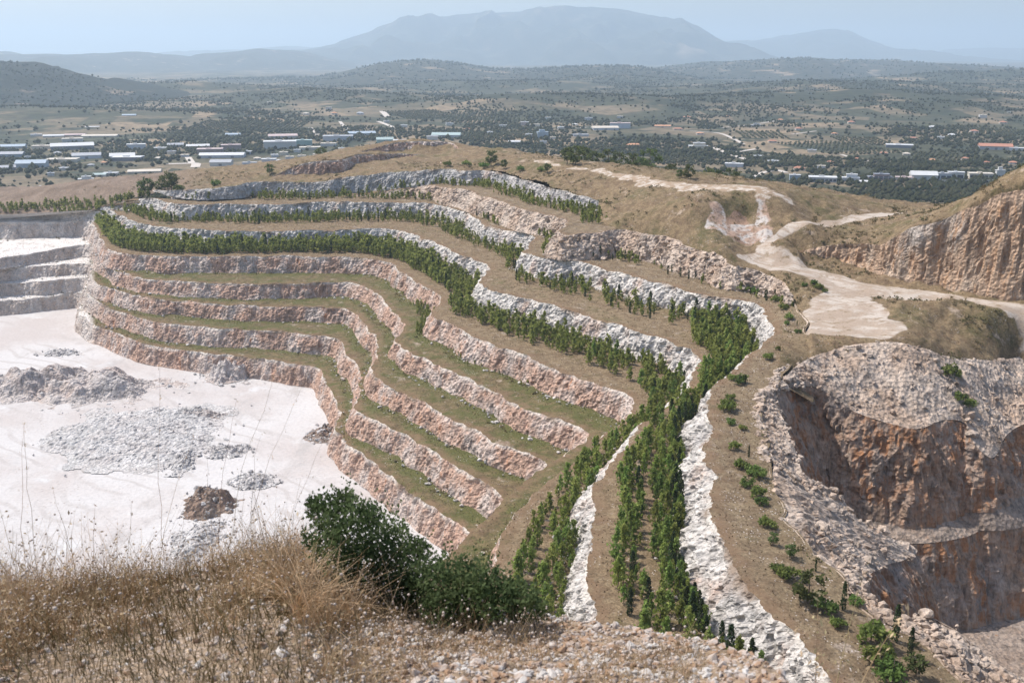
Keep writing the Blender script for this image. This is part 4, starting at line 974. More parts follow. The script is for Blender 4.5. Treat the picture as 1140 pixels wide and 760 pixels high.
def gable(L, W, z, rise, ov):
    x, y = L / 2 + ov, W / 2 + ov
    V = np.array([(-x, -y, z), (x, -y, z), (x, y, z), (-x, y, z), (-x, 0, z + rise), (x, 0, z + rise), (-x, -y, z - .4), (x, -y, z - .4), (x, y, z - .4), (-x, y, z - .4)])
    return V, np.array([(0, 1, 5, 4), (2, 3, 4, 5), (6, 9, 8, 7), (0, 6, 7, 1), (2, 8, 9, 3)]), np.array([(0, 4, 9), (3, 9, 4), (0, 9, 6), (1, 7, 5), (5, 7, 8), (5, 8, 2)])
def hip(L, W, z, rise, ov):
    x, y = L / 2 + ov, W / 2 + ov; r = max(x - y, .2)
    V = np.array([(-x, -y, z), (x, -y, z), (x, y, z), (-x, y, z), (-r, 0, z + rise), (r, 0, z + rise)])
    return V, np.array([(0, 1, 5, 4), (2, 3, 4, 5), (0, 3, 2, 1)]), np.array([(1, 2, 5), (3, 0, 4)])
def building(x0, x1, base, hpx, rc, wc, typ, label, rz=None, group=None, dep=.55, name=None, win=0):
    c = plain_at((x0 + x1) / 2, base); d = float(np.linalg.norm(c - np.array([0, 0, CAMZ])))
    L = (x1 - x0) / FPX * d; H = max(hpx / FPX * d * .78, 3.2); W = max(6.0, min(L * dep, 26.0))
    if rz is None: rz = random.uniform(-.16, .16)
    name = name or {'shed': 'warehouse', 'flat': 'factory_building', 'house': 'house', 'tower': 'tower_building', 'step': 'stepped_building'}[typ]
    o = empty(name, (float(c[0]), float(c[1]) + W * .5, float(c[2]) - .4), rz - math.atan2(c[0], c[1]) * .6)
    if typ == 'shed':
        Hw = H * .62
        add('wall', mesh_from('wall', *box(-L / 2, L / 2, -W / 2, W / 2, 0, Hw)), WM[wc], o)
        V, q_, t_ = gable(L, W, Hw + .45, H * .42, .6); add('roof', mesh_from('roof', V, q_, t_), RM[rc], o)
        dn = max(1, int(L // 26))
        for i in range(dn):
            xx = -L / 2 + L * (i + .5) / dn; add('door', mesh_from('door', *box(xx - 2, xx + 2, -W / 2 - .12, -W / 2 + .1, 0, Hw * .7)), WM['d'], o)
    elif typ == 'house':
        Hw = H * .62
        add('wall', mesh_from('wall', *box(-L / 2, L / 2, -W / 2, W / 2, 0, Hw)), WM[wc], o)
        V, q_, t_ = hip(L, W, Hw + .02, H * .4, .5); add('roof', mesh_from('roof', V, q_, t_), RM[rc], o)
        for i in (-1, 1): add('window', mesh_from('window', *box(L * .25 * i - .8, L * .25 * i + .8, -W / 2 - .08, -W / 2 + .1, Hw * .45, Hw * .8)), M['glass'], o)
    else:
        tiers = {'flat': [(1, 1, 0)], 'tower': [(1, 1, 0)], 'step': [(1, .52, 0), (.62, 1, .05)]}[typ]
        for f, hh, sx in tiers:
            l = L * f / 2; w_ = W * f / 2; s_ = sx * L
            add('wall', mesh_from('wall', *box(-l + s_, l + s_, -w_, w_, 0 if hh <= 1 and f == 1 else H * .52 + .01, H * hh)), WM[wc], o)
            add('roof', mesh_from('roof', *boxes([(-l - .5 + s_, l + .5 + s_, -w_ - .5, w_ + .5, H * hh + .005, H * hh + .55), (-l * .3 + s_, l * .1 + s_, -w_ * .3, w_ * .3, H * hh + .56, H * hh + 1.9)])), RM[rc], o)
        if typ == 'tower':
            add('stair_head', mesh_from('stair_head', *box(-L * .3, L * .2, -W * .25, W * .25, H + .6, H + 4)), WM[wc], o)
    for i in range(win):
        xx = -L / 2 + L * (i + .5) / win; ww = L / win * .36
        add('window', mesh_from('window', *box(xx - ww, xx + ww, -W / 2 - .15, -W / 2 + .05, H * .30, H * .72 if typ != 'shed' else H * .5)), M['glass'], o)
    return tag(o, label, 'house' if typ == 'house' else 'building', group)
BL = [(-4, 22, 166, 5, 'B', 'g', 'shed', 'blue grey warehouse at the left edge of the industrial estate'), (-2, 21, 175, 6, 'G', 'b', 'shed', 'grey warehouse at the left edge behind a pale blue roofed hall'),
 (18, 46, 187, 9, 'B', 'b', 'shed', 'large hall with pale blue roof at lower left of the estate'), (-4, 13, 190, 6, 'G', 'd', 'shed', 'low dark shed at the left edge beside a pale track'),
 (36, 55, 166, 4, 'C', 'c', 'flat', 'long beige flat roofed workshop left of the big white roof'), (57, 97, 167, 8, 'W', 'd', 'shed', 'big dark walled hall with broad white roof in the left estate'),
 (80, 107, 177, 7, 'G', 'l', 'shed', 'light grey roofed hall in front of the dark walled one'), (52, 81, 181, 4, 'C', 'c', 'flat', 'low beige yard building below the grey roofed halls'),
 (122, 146, 178, 8, 'W', 'b', 'shed', 'dark teal hall with white roof strip'), (125, 154, 179.5, 5, 'W', 'd', 'flat', 'low hall with thin white roof in front of the teal hall'), (141, 159, 166, 6, 'W', 'l', 'flat', 'bright white office block above the teal hall'),
 (34, 44, 152, 2.5, 'W', 'w', 'flat', 'small white shed, leftmost of the far row'), (48, 67, 153, 3, 'W', 'w', 'shed', 'long white shed, second of the far row'), (72, 91, 152, 3, 'P', 'p', 'shed', 'pinkish long shed in the far row'),
 (69, 88, 158, 4, 'C', 'w', 'flat', 'pale flat building between the far row and the white roof'), (92, 126, 153, 3, 'C', 'c', 'shed', 'very long thin pale shed at the right of the far row'),
 (136, 149, 130, 3, 'B', 'l', 'shed', 'pale blue shed high on the left plain'), (137, 157, 141, 2.6, 'W', 'w', 'flat', 'long white shed alone above the left estate'),
 (104, 116, 197, 4.5, 'V', 'w', 'shed', 'small pale green roofed shed near the quarry edge'), (115, 129, 196, 4, 'W', 'w', 'flat', 'small bright white shed near the quarry edge'), (87, 101, 202, 6, 'W', 'w', 'step', 'stepped white house near the quarry edge'),
 (39, 50, 213, 5, 'W', 'w', 'flat', 'white house half hidden by trees at the far left'), (95, 108, 144, 3.5, 'W', 'p', 'shed', 'small pink and white shed with a white gable'), (142, 174, 193, 4, 'C', 'c', 'shed', 'long beige shed just beyond the quarry rim'),
 (170, 184, 168, 4, 'W', 'w', 'flat', 'white flat building right of the teal hall'), (186, 202, 164, 5, 'G', 'l', 'shed', 'light grey shed in the middle of the estate'), (207, 230, 165, 4.5, 'W', 'n', 'shed', 'brown shed with white roof above the long white hall'),
 (219, 245, 172, 7, 'P', 'n', 'flat', 'brown walled block behind the long white hall'), (222, 268, 176, 6, 'W', 'l', 'shed', 'long bright white roofed hall in the middle of the estate'), (246, 266, 169, 9, 'P', 'n', 'flat', 'tall dark brown block at the end of the white hall'),
 (251, 266, 152, 4, 'B', 'b', 'shed', 'bluish shed below the orange bare earth'), (234, 256, 185, 8, 'G', 'w', 'shed', 'pale gabled greenhouse just above the quarry rim'), (270, 284, 184, 3.5, 'G', 'l', 'flat', 'small grey shed by the quarry rim right of the greenhouse'),
 (293, 327, 166, 10, 'W', 'w', 'flat', 'long white two storey works with bright roof'), (298, 328, 154, 5, 'P', 'g', 'shed', 'grey pink shed behind the white two storey works'), (328, 346, 162, 7, 'V', 'v', 'flat', 'pale green block right of the white works'),
 (359, 391, 157, 6.5, 'G', 'l', 'flat', 'lilac grey factory with many bays'), (387, 416, 151, 5, 'B', 'b', 'shed', 'long pale blue factory behind the lilac one'), (419, 437, 159, 7, 'V', 'v', 'shed', 'green roofed hall above the highest quarry face'), (438, 453, 159, 4, 'W', 'w', 'shed', 'white roofed shed touching the quarry skyline'),
 (373, 387, 171, 7, 'W', 'w', 'step', 'white stepped house above the quarry edge'), (361, 370, 174, 6, 'W', 'w', 'house', 'small white gabled house beside the lone round tree'), (327, 334, 170, 4, 'W', 'w', 'flat', 'tiny white house below the two storey works'),
 (357, 373, 163, 4, 'C', 'w', 'flat', 'cream flat building below the lilac factory'), (291, 306, 180, 3.5, 'W', 'l', 'flat', 'low pale shed at the left of the white cottages'), (333, 355, 167, 3.5, 'C', 'c', 'flat', 'low cream yard building between the works and the houses'),
 (481, 512, 154, 7, 'V', 'l', 'shed', 'big pale turquoise roofed hall above the central skyline'), (475, 487, 156, 5, 'W', 'w', 'flat', 'white annex at the left end of the turquoise hall'),
 (551, 571, 110, 2.4, 'W', 'w', 'flat', 'brilliant white long shed far off in the centre'), (571, 582, 110.5, 2.4, 'C', 'c', 'flat', 'beige shed next to the brilliant white one'), (472, 500, 116, 2.6, 'W', 'c', 'shed', 'thin white shed on a rise left of centre'),
 (566, 579, 160, 4, 'W', 'w', 'shed', 'slanting white roof among trees right of centre'), (580, 590, 140, 5, 'W', 'p', 'flat', 'pinkish block with white roof in the middle distance'), (598, 610, 154, 8.5, 'B', 'b', 'tower', 'pale blue cubic block standing among trees'),
 (660, 688, 145, 5, 'C', 'l', 'shed', 'left wing of the wide grey and pink works'), (680, 702, 143, 7, 'P', 'l', 'flat', 'right wing of the wide grey and pink works'), (697, 715, 163, 4, 'O', 'c', 'house', 'long low building with orange tiled roof'),
 (643, 668, 122, 3, 'W', 'p', 'shed', 'white roofed shed in front of a bare patch, far right of centre'), (730, 747, 142, 3, 'O', 'c', 'shed', 'long thin building with dull orange roof'), (638, 655, 152, 2.5, 'G', 'g', 'flat', 'low grey shed below the grey and pink works'),
 (595, 605, 123, 4.5, 'R', 'p', 'house', 'red roofed villa in the middle distance'), (590, 601, 141, 3, 'C', 'c', 'flat', 'beige low building left of the blue cubic block'),
 (768, 788, 166, 8, 'W', 'c', 'step', 'pale stepped stone building beside the winding road'), (809, 828, 186, 4.5, 'W', 'l', 'flat', 'white flat roofed shed beside a green field'), (880, 891, 201, 7.5, 'W', 'b', 'flat', 'blue grey block with white roof by the knoll'),
 (885, 896, 190, 6, 'R', 'c', 'house', 'red roofed house behind the blue grey block'), (856, 865, 159, 4, 'R', 'c', 'house', 'small red roofed house by the wood'), (837, 847, 141, 4, 'G', 'w', 'step', 'whitish house on the wooded slope'),
 (856, 867, 182, 3.5, 'W', 'c', 'flat', 'low white building left of the red roofed house'), (750, 760, 145, 3.5, 'R', 'c', 'house', 'pale red roofed house above the stepped stone building'), (840, 850, 176, 3, 'W', 'c', 'flat', 'small white shed at the bend of the road'),
 (904, 932, 203, 6.5, 'W', 'g', 'flat', 'long grey building with dark windows and white roof', 7), (940, 957, 202, 9, 'W', 'l', 'step', 'white two tier building right of the long grey one'), (970, 994, 201, 8, 'D', 'n', 'step', 'dark plum coloured block with flat roofs', 5),
 (956, 970, 204, 4, 'W', 'w', 'house', 'low white shed between the two tier and plum blocks'), (1018, 1043, 201, 11, 'W', 'w', 'shed', 'tall bright white works with sloping roof'), (1043, 1059, 201, 9, 'G', 'l', 'flat', 'grey middle block of the white works', 3), (1058, 1073, 201, 10.5, 'W', 'w', 'flat', 'bright white end block of the works with dark window', 2),
 (1083, 1105, 199.5, 7, 'C', 'c', 'flat', 'cream hall with a band of dark windows', 5), (1110, 1118, 199, 10.5, 'W', 'w', 'tower', 'narrow white tower at the right of the works'), (991, 1017, 165, 4, 'W', 'd', 'flat', 'thin white roofed hall in the woods on the right'),
 (1097, 1127, 167, 7, 'R', 'g', 'shed', 'long grey shed with dull red roof at far right'), (1127, 1140, 168, 3.5, 'W', 'l', 'flat', 'white flat shed at the right edge'), (1000, 1017, 201, 4, 'P', 'w', 'flat', 'low pink and white annex left of the white works')]
for t_ in BL:
    building(*t_[:8], win=t_[8] if len(t_) > 8 else 0)
# small houses, too far to tell apart
rg = np.random.RandomState(17); random.seed(5)
SH = [(930, 150), (948, 138), (992, 128), (1012, 147), (1018, 155), (1040, 143), (1048, 155), (1060, 152), (1085, 148), (1118, 138), (1075, 178), (1040, 180), (1010, 173), (985, 172), (955, 178), (925, 182), (905, 170), (915, 188), (945, 186), (890, 145), (870, 135), (810, 132), (780, 150), (765, 132), (640, 140), (655, 134), (610, 133), (625, 145), (690, 132), (720, 125), (500, 140), (520, 145), (450, 142), (430, 137), (400, 128), (388, 115), (365, 122), (372, 128), (340, 128), (300, 116), (306, 175), (315, 173), (322, 177), (335, 176), (345, 178), (352, 175), (310, 181), (330, 181), (275, 172), (285, 178), (205, 175), (190, 172), (176, 178), (115, 183), (100, 185), (62, 172), (30, 178), (70, 190), (55, 196), (1125, 128), (1095, 132), (1065, 127), (835, 122), (740, 120), (560, 142), (545, 150), (588, 152), (604, 160), (615, 155), (1100, 182), (1130, 183)]
for px, py in SH:
    right = px > 560; red = rg.rand() < (.5 if right else .15)
    building(px - rg.uniform(2.5, 4.5), px + rg.uniform(2.5, 4.5), py, rg.uniform(2.8, 4.4), ('R' if rg.rand() < .6 else 'O') if red else rg.choice(['W', 'C', 'G']), rg.choice(['w', 'w', 'c', 'l']), 'house' if red or rg.rand() < .3 else 'flat',
             ('tiny red roofed house among the trees of the ' if red else 'tiny pale house among the trees of the ') + ('right hand plain' if right else 'left hand plain'), group=('red roofed' if red else 'pale') + ' houses on the ' + ('right' if right else 'left') + ' plain', dep=.8)
# perimeter wall of the works
p0, p1 = plain_at(1049, 203), plain_at(1123, 203); L = float(p1[0] - p0[0])
tag(add('perimeter_wall', mesh_from('perimeter_wall', *boxes([(0, L, 0, .5, 0, 2.6)] + [(i * L / 8 - .5, i * L / 8 + .5, -.15, .65, 0, 2.9) for i in range(9)])), WM['w'], loc=[float(q_) for q_ in p0]), 'low white wall with piers in front of the white works', 'wall')
# pale roads on the plain
def road_strip(pts, wid, name='road'):
    W = np.array([plain_at(*q_) for q_ in pts]); t = np.linspace(0, len(W) - 1, len(W) * 14)
    C = np.stack([np.interp(t, np.arange(len(W)), W[:, i]) for i in range(3)], -1); C[:, :2] = smooth1(C[:, :2], 8); C[:, 2] = plain_z(C[:, 0], C[:, 1]) + .35
    n_ = right_normals(C, 4); a = C.copy(); e = C.copy(); a[:, :2] -= n_ * wid / 2; e[:, :2] += n_ * wid / 2
    G = np.stack([a, e]); G[..., 2] = plain_z(G[..., 0], G[..., 1]) + .5
    struct(add(name, mesh_from(name, G.reshape(-1, 3), grid_faces(2, len(C))), M['road']))
b = NB('dusty_road'); M['road'] = b.done(b.mul(b.mix(b.noise(.05, 4), (.55, .50, .45), (.46, .41, .36)), b.ramp(b.noise(.4, 3), -1, .7)))
for pts, wd in (([(184, 183), (200, 182.5), (219, 182), (217, 187)], 12), ([(214, 182), (209, 175)], 9), ([(790, 163), (805, 169), (818, 174), (845, 182)], 9), ([(838, 198), (850, 192), (866, 189.5), (876, 193)], 8), ([(815, 170), (830, 168), (843, 166)], 8), ([(888, 181), (905, 177.5), (918, 174)], 6), ([(425, 124), (432, 131)], 14), ([(420, 135), (440, 143)], 9), ([(345, 142), (354, 151)], 8), ([(935, 172), (955, 178), (985, 182), (1000, 187)], 6), ([(1020, 183), (1045, 188)], 9), ([(378, 135), (388, 146)], 7), ([(766, 146), (800, 148), (830, 162)], 7), ([(640, 143), (655, 142)], 8), ([(800, 143), (870, 134)], 6), ([(880, 150), (910, 146)], 5)): road_strip(pts, wd)
# bare earth patches
# ------------------------------------------------------------------ bushes, heaps, boulders, tufts
def bench_at(k, px, py):
    G = BENCH[k].G; a, c = proj(G); i = ((a - px) ** 2 + (c - py) ** 2).argmin(); return G.reshape(-1, 3)[i].copy()
PB = [(824, 316, 10, 'b'), (832, 319, 10, 'b'), (841, 323, 9, 'b'), (864, 335, 9, 'b'), (874, 345, 9, 'b'), (880, 354, 9, 'b'), (877, 362, 6, 'b'), (888, 372, 7, 'b'), (888, 381, 4, 'b'), (866, 389, 6, 'b'), (857, 400, 10, 'b'), (883, 342, 8, 'c'), (886, 363, 6, 'c'),
      (816, 424, 9, 'b'), (823, 427, 14, 'b'), (831, 428, 10, 'c'), (812, 444, 10, 'b'), (813, 457, 18, 'b'), (816, 472, 10, 'b'), (827, 478, 8, 'b'), (817, 500, 12, 'b'), (833, 509, 13, 'c'), (830, 522, 15, 'b'), (838, 526, 14, 'b'), (846, 532, 15, 'b'), (834, 543, 14, 'b'), (844, 552, 16, 'b'), (850, 560, 12, 'b'),
      (854, 588, 16, 'b'), (862, 606, 14, 'd'), (881, 622, 16, 'd'), (864, 638, 14, 'b'), (880, 644, 20, 'b'), (900, 669, 36, 'd'), (917, 682, 22, 'b'), (933, 699, 14, 'b'), (937, 680, 30, 'c'), (908, 635, 13, 'c'), (994, 713, 38, 'c'), (1012, 731, 30, 'c'), (971, 712, 28, 'b'), (979, 737, 28, 'b'), (996, 752, 28, 'b'), (1021, 748, 24, 'd'), (954, 670, 13, 'b')]
for px, py, hp_, k in PB:
    p = bench_at('A', px, py); d = np.linalg.norm(p - np.array([0, 0, CAMZ])); h = hp_ * d / FPX * 1.08
    if k == 'c':
        lab, grp = {937: ('slim dark cypress beside the big round bush on the plateau', None), 994: ('slim dark cypress at bottom right, left of a pair by the boulders', None), 1012: ('slim dark cypress at bottom right touching the boulders', None), 908: ('short dark cypress near the pale pit edge', None), 833: ('short dark cypress just above the long green bushes on the plateau', None)}.get(px, ('small dark cypress among low bushes at the top of the plateau strip', 'small cypresses at the head of the plateau'))
        plant_tree('cypress_tree', 'cypress', p, h, lab, 'cypress', grp, wid=.8)
    else:
        lab, grp = (('large round green bush, the biggest on the plateau', None) if hp_ == 36 else ('low green bush dotted along the upper end of the plateau strip', 'bushes on the upper plateau') if py < 405 else ('green bush between the white face and the pit rim, mid plateau', 'bushes mid plateau') if py < 512 else ('bright green bush in the long clump halfway down the plateau', 'bushes in the long clump') if py < 565 else ('green bush in the straggling line along the lower plateau', 'bushes along the lower plateau') if py < 705 else ('green bush in the bottom right corner beside the cypresses', 'bushes in the bottom right corner'))
        plant_tree('bush', 'conifer' if k == 'd' else 'bush', p, h, lab, 'bush', grp, wid=1.25 if k != 'd' else 1.3)
def rub_at(px, py):
    a, c = proj(RUBG); i = ((a - px) ** 2 + (c - py) ** 2).argmin(); return RUBG.reshape(-1, 3)[i].copy()
for px, py, hp_ in ((1057, 419, 20), (1068, 446, 14), (1076, 452, 13)):
    p = rub_at(px, py); plant_tree('bush', 'bush', p, hp_ * np.linalg.norm(p - np.array([0, 0, CAMZ])) / FPX, 'round green bush alone on the rubble slope above the right pit' if px == 1057 else 'low olive bush in the gully right of the rubble slope', 'bush', None if px == 1057 else 'gully bushes', wid=1.3)
for px, py, hp_ in ((770, 227, 9), (905, 316, 8), (912, 322, 9), (895, 318, 6), (1072, 236, 12), (1066, 240, 8), (990, 232, 5), (975, 229, 4), (918, 325, 6)):
    p = hill_at(px, py); plant_tree('bush', 'bush', p, hp_ * np.linalg.norm(p - np.array([0, 0, CAMZ])) / FPX, {770: 'single green bush on the grassy knoll below the ridge path', 1072: 'dark bush on the brow of the orange cliff', 1066: 'small bush just left of the one on the orange cliff brow'}.get(px, 'small bush on the bank below the pale haul road' if py > 300 else 'tiny bush on the grassy skyline left of the orange cliff'), 'bush', None if px in (770, 1072, 1066) else ('bank bushes' if py > 300 else 'skyline bushes'), wid=1.3)

# heaps on the quarry floor
DEB = []; RD = np.random.RandomState(41)
def heap(name, px, py, wpx, hm, dm, seed, mat, label, rz=0.0, spread=.5, blk=1.6, crest=0.0):
    c = unproj(px, py, 130.0); d = float(np.linalg.norm(c - np.array([0, 0, CAMZ]))); W = wpx / FPX * d / 2
    n_ = 110; x, y = np.meshgrid(np.linspace(-1.5, 1.5, n_), np.linspace(-1.5, 1.5, n_)); P = np.stack([x * W, y * dm / 2, 0 * x], -1)
    r = np.sqrt(x ** 2 + y ** 2) + .55 * fbm(P + seed * 13.7, max(W, dm) * .75, 4, seed) + .22 * fbm(P + seed * 3.1, max(W, dm) * .2, 3, seed + 7)
    z = np.clip(1.12 - r, 0, 1.2); z = np.where(z < .3, z * z / .6, z - .15) * 1.25; z = np.where(z > .62, .62 + (z - .62) * .4, z)
    z = z * (1 + .55 * fbm(P + seed, max(W, dm) * .3, 3, seed + 1))
    Z = z * hm + np.where(z > .0, .6 * (cells(P, blk, seed + 2)[0] - .4) * min(1.6, hm * .45) * np.clip(z * 4, 0.05, 1), 0) - .12
    k_ = RD.permutation(n_ * n_)[:2600]; zz = z.ravel()[k_]; rr_ = r.ravel()[k_]; k_ = k_[(zz > 0) & (RD.rand(len(zz)) < .5) | (zz <= 0) & (rr_ < 1.75) & (RD.rand(len(zz)) < .10)]
    q_ = P.reshape(-1, 3)[k_].copy(); q_[:, 2] = np.maximum(Z.ravel()[k_], 0) + .1; cs, sn = math.cos(rz), math.sin(rz)
    DEB.append(np.stack([q_[:, 0] * cs - q_[:, 1] * sn + c[0], q_[:, 0] * sn + q_[:, 1] * cs + c[1], q_[:, 2]], -1))
    P[..., 2] = Z
    m = (z > .0)
    mask = m[:-1, :-1] | m[1:, 1:] | m[1:, :-1] | m[:-1, 1:]
    o = add(name, mesh_from(name, P.reshape(-1, 3), grid_faces(n_, n_, mask)), mat, loc=[float(c[0]), float(c[1]), 0.0], rz=rz)
    return tag(o, label, 'heap')
M['heap_grey'] = rock_mat('grey_spoil', (.66, .635, .62), (.61, .57, .55), (.58, .565, .555), (.50, .43, .38), dirt=False)
M['heap_pink'] = rock_mat('pink_spoil', (.66, .59, .55), (.58, .48, .43), (.56, .51, .485), (.48, .36, .28), dirt=False)
M['heap_brown'] = rock_mat('brown_spoil', (.40, .31, .25), (.33, .23, .175), (.35, .28, .24), (.29, .175, .11), dirt=False)
heap('rubble_heap', 20, 428, 150, 8.0, 32, 1, M['heap_pink'], 'left end of the long pinkish rubble bank on the white floor', rz=-.10, blk=2.2)
heap('rubble_heap', 112, 437, 120, 9.0, 34, 2, M['heap_pink'], 'right hand end of the long rubble bank, with a steep reddish nose', rz=-.22, blk=2.2)
heap('rubble_heap', 160, 486, 136, 2.2, 52, 3, M['heap_grey'], 'broad flat grey spoil dump in the middle of the white floor', rz=-.1, blk=1.3)
heap('rubble_heap', 219, 461, 44, 2.2, 9, 4, M['heap_pink'], 'small oval stone pile right of the long bank', rz=-.15, blk=1.2)
heap('rubble_heap', 251, 502, 40, 1.8, 11, 5, M['heap_grey'], 'low scatter of grey stones below the oval pile', rz=-.25, blk=1.2)
heap('rubble_heap', 279, 535, 46, 1.8, 12, 6, M['heap_grey'], 'lowest grey stone pile, nearest to the green shrub', rz=-.05, blk=1.2)
heap('rubble_heap', 203, 516, 26, 2.0, 14, 7, M['heap_grey'], 'small grey heap just above the brown mound', blk=1.2)
heap('rubble_heap', 228, 563, 56, 5.5, 17, 8, M['heap_brown'], 'brown earth mound on the white floor', rz=-.35, spread=.7, blk=1.6)
heap('rubble_heap', 222, 600, 46, 2.0, 20, 9, M['heap_grey'], 'pale grey spread of stones below the brown mound', blk=1.2)
heap('rubble_heap', 259, 417, 58, 8.5, 20, 10, M['heap_pink'], 'pink stone cone heaped against the foot of the lowest face', spread=.9, blk=1.8)
heap('rubble_heap', 68, 392, 30, 1.2, 9, 11, M['heap_grey'], 'faint grey stone patch near the left bend of the lowest face', blk=1.0)
heap('rubble_heap', 366, 482, 34, 3.0, 14, 12, M['heap_brown'], 'small brown scree fan at the bend of the lowest face', blk=1.2)

DEBRIS = np.vstack(DEB); DEBRIS = DEBRIS[RD.permutation(len(DEBRIS))[:3000]]
# boulders on the near rim of the right pit
def stone_mesh(seed, sub=1):
    rg_ = np.random.RandomState(seed); V, Fc = IV.copy(), IF.copy()
    if sub:
        cache = {}; V = list(V); nf = []
        def mid(a, c):
            k = (min(a, c), max(a, c))
            if k not in cache: v = (V[a] + V[c]) / 2; V.append(v / np.linalg.norm(v)); cache[k] = len(V) - 1
            return cache[k]
        for a, c, e in Fc:
            x, y, z = mid(a, c), mid(c, e), mid(e, a); nf += [(a, x, z), (c, y, x), (e, z, y), (x, y, z)]
        V = np.array(V); Fc = np.array(nf)
    for _ in range(7):   # flat fracture planes
        n_ = rg_.normal(size=3); n_ /= np.linalg.norm(n_); k = rg_.uniform(.45, .8); d = V @ n_; V = V - np.clip(d - k, 0, 9)[:, None] * n_
    return mesh_from('boulder', V * np.array([1.15, .95, .8]), Ft=Fc)
SM = [stone_mesh(i) for i in range(8)]
for m_ in SM: m_.materials.append(M['rubble'])
rg = np.random.RandomState(23)
nb_ = 0
for i in range(400):
    if nb_ >= 70: break
    px, py = rg.uniform(1000, 1135), rg.uniform(684, 775)
    if py < 684 + (px - 1030) * .62 + (6 if px > 1030 else 0) or py > 712 + (px - 1000) * .75: continue
    p = rub_at(px, py); d = np.linalg.norm(p - np.array([0, 0, CAMZ])); s_ = rg.uniform(2.2, 6.5) * d / FPX
    o = add('boulder', SM[rg.randint(8)], loc=[float(p[0]), float(p[1]), float(p[2]) + s_ * .25]); o.scale = (s_ * rg.uniform(.9, 1.5), s_, s_ * rg.uniform(.6, .9)); o.rotation_euler = (rg.uniform(-.4, .4), rg.uniform(-.4, .4), rg.uniform(0, 6.28))
    tag(o, 'pale boulder in the tumbled pile at bottom right of the pit rim', 'boulder', 'boulders on the near pit rim'); nb_ += 1
for px, py, s0, lab in ((1082, 484, 6, 'single pale block on the ledge at the right of the pit'), (1021, 404, 3, 'small pale boulder at the top of the rubble slope'), (1030, 686, 8, 'largest boulder at the crest of the tumbled pile'), (968, 396, 3.5, 'rusty boulder near the top of the rubble slope')):
    p = rub_at(px, py); s_ = s0 * np.linalg.norm(p - np.array([0, 0, CAMZ])) / FPX
    o = add('boulder', SM[rg.randint(8)], loc=[float(p[0]), float(p[1]), float(p[2]) + s_ * .4]); o.scale = (s_ * 1.2, s_, s_ * .8); tag(o, lab, 'boulder')

# broken stone lying on slopes and at the foot of the faces
def stones(name, P, R, mat, label, seed):
    rg_ = np.random.RandomState(seed); n_ = len(P)
    S = rg_.uniform(.6, 1.25, (n_, 12, 1)); A_ = rg_.uniform(.6, 1.3, (n_, 1, 3)); th = rg_.uniform(0, 6.28, n_)
    V = IV[None] * S * A_ * np.asarray(R)[:, None, None]
    c, s_ = np.cos(th)[:, None], np.sin(th)[:, None]
    V = np.stack([V[..., 0] * c - V[..., 1] * s_, V[..., 0] * s_ + V[..., 1] * c, V[..., 2] * .75], -1) + P[:, None]
    Ft = (IF[None] + (np.arange(n_) * 12)[:, None, None]).reshape(-1, 3)
    return stuff(add(name, mesh_from(name, V.reshape(-1, 3), Ft=Ft), mat), label, 'stones')
stones('heap_stones', DEBRIS, np.clip(RD.exponential(.22, len(DEBRIS)), .12, 1.1), M['heap_grey'], 'loose stones on and around the heaps on the white floor', 9)
Q = RUBG.reshape(-1, 3); Q = Q[rg.randint(0, len(Q), 3800)] + np.stack([rg.normal(0, .5, 3800), rg.normal(0, .5, 3800), 0 * rg.rand(3800)], -1)
stones('slope_stones', Q, np.clip(rg.exponential(.28, len(Q)), .12, 1.5), M['rubble'], 'broken stone strewn over the rubble slopes of the right pit', 1)
f = FACE['A']; px, _ = proj(f.C); i_ = np.nonzero((px > 610) & (px < 884))[0]; i_ = i_[i_ < len(f.C) * .8]
j_ = rg.choice(i_, 1500); t_ = rg.rand(1500, 1); Q = f.top[j_] * t_ + f.bot[j_] * (1 - t_); Q[:, :2] += f.n[j_] * rg.uniform(0, 1.6, (1500, 1))
stones('scree_stones', Q, np.clip(rg.exponential(.32, len(Q)), .15, 1.4), M['rubble'], 'loose pink stone on the rough slope below the grassy knoll', 2)
Q = []
for k in 'BCDEFG':
    f = FACE[k]; n_ = 650 if k in 'BC' else 420; j_ = rg.randint(0, len(f.C), n_); q_ = f.T[j_].copy(); q_[:, :2] += f.n[j_] * np.abs(rg.normal(0, 1.4, (n_, 1))); q_[:, 2] += .25 + rg.uniform(0, .5, n_); Q.append(q_[f.h[j_] > 3])
Q = np.vstack(Q); stones('talus_stones', Q, np.clip(rg.exponential(.22, len(Q)), .12, .9), M['rock_white'], 'fallen stone along the foot of the terrace faces', 3)

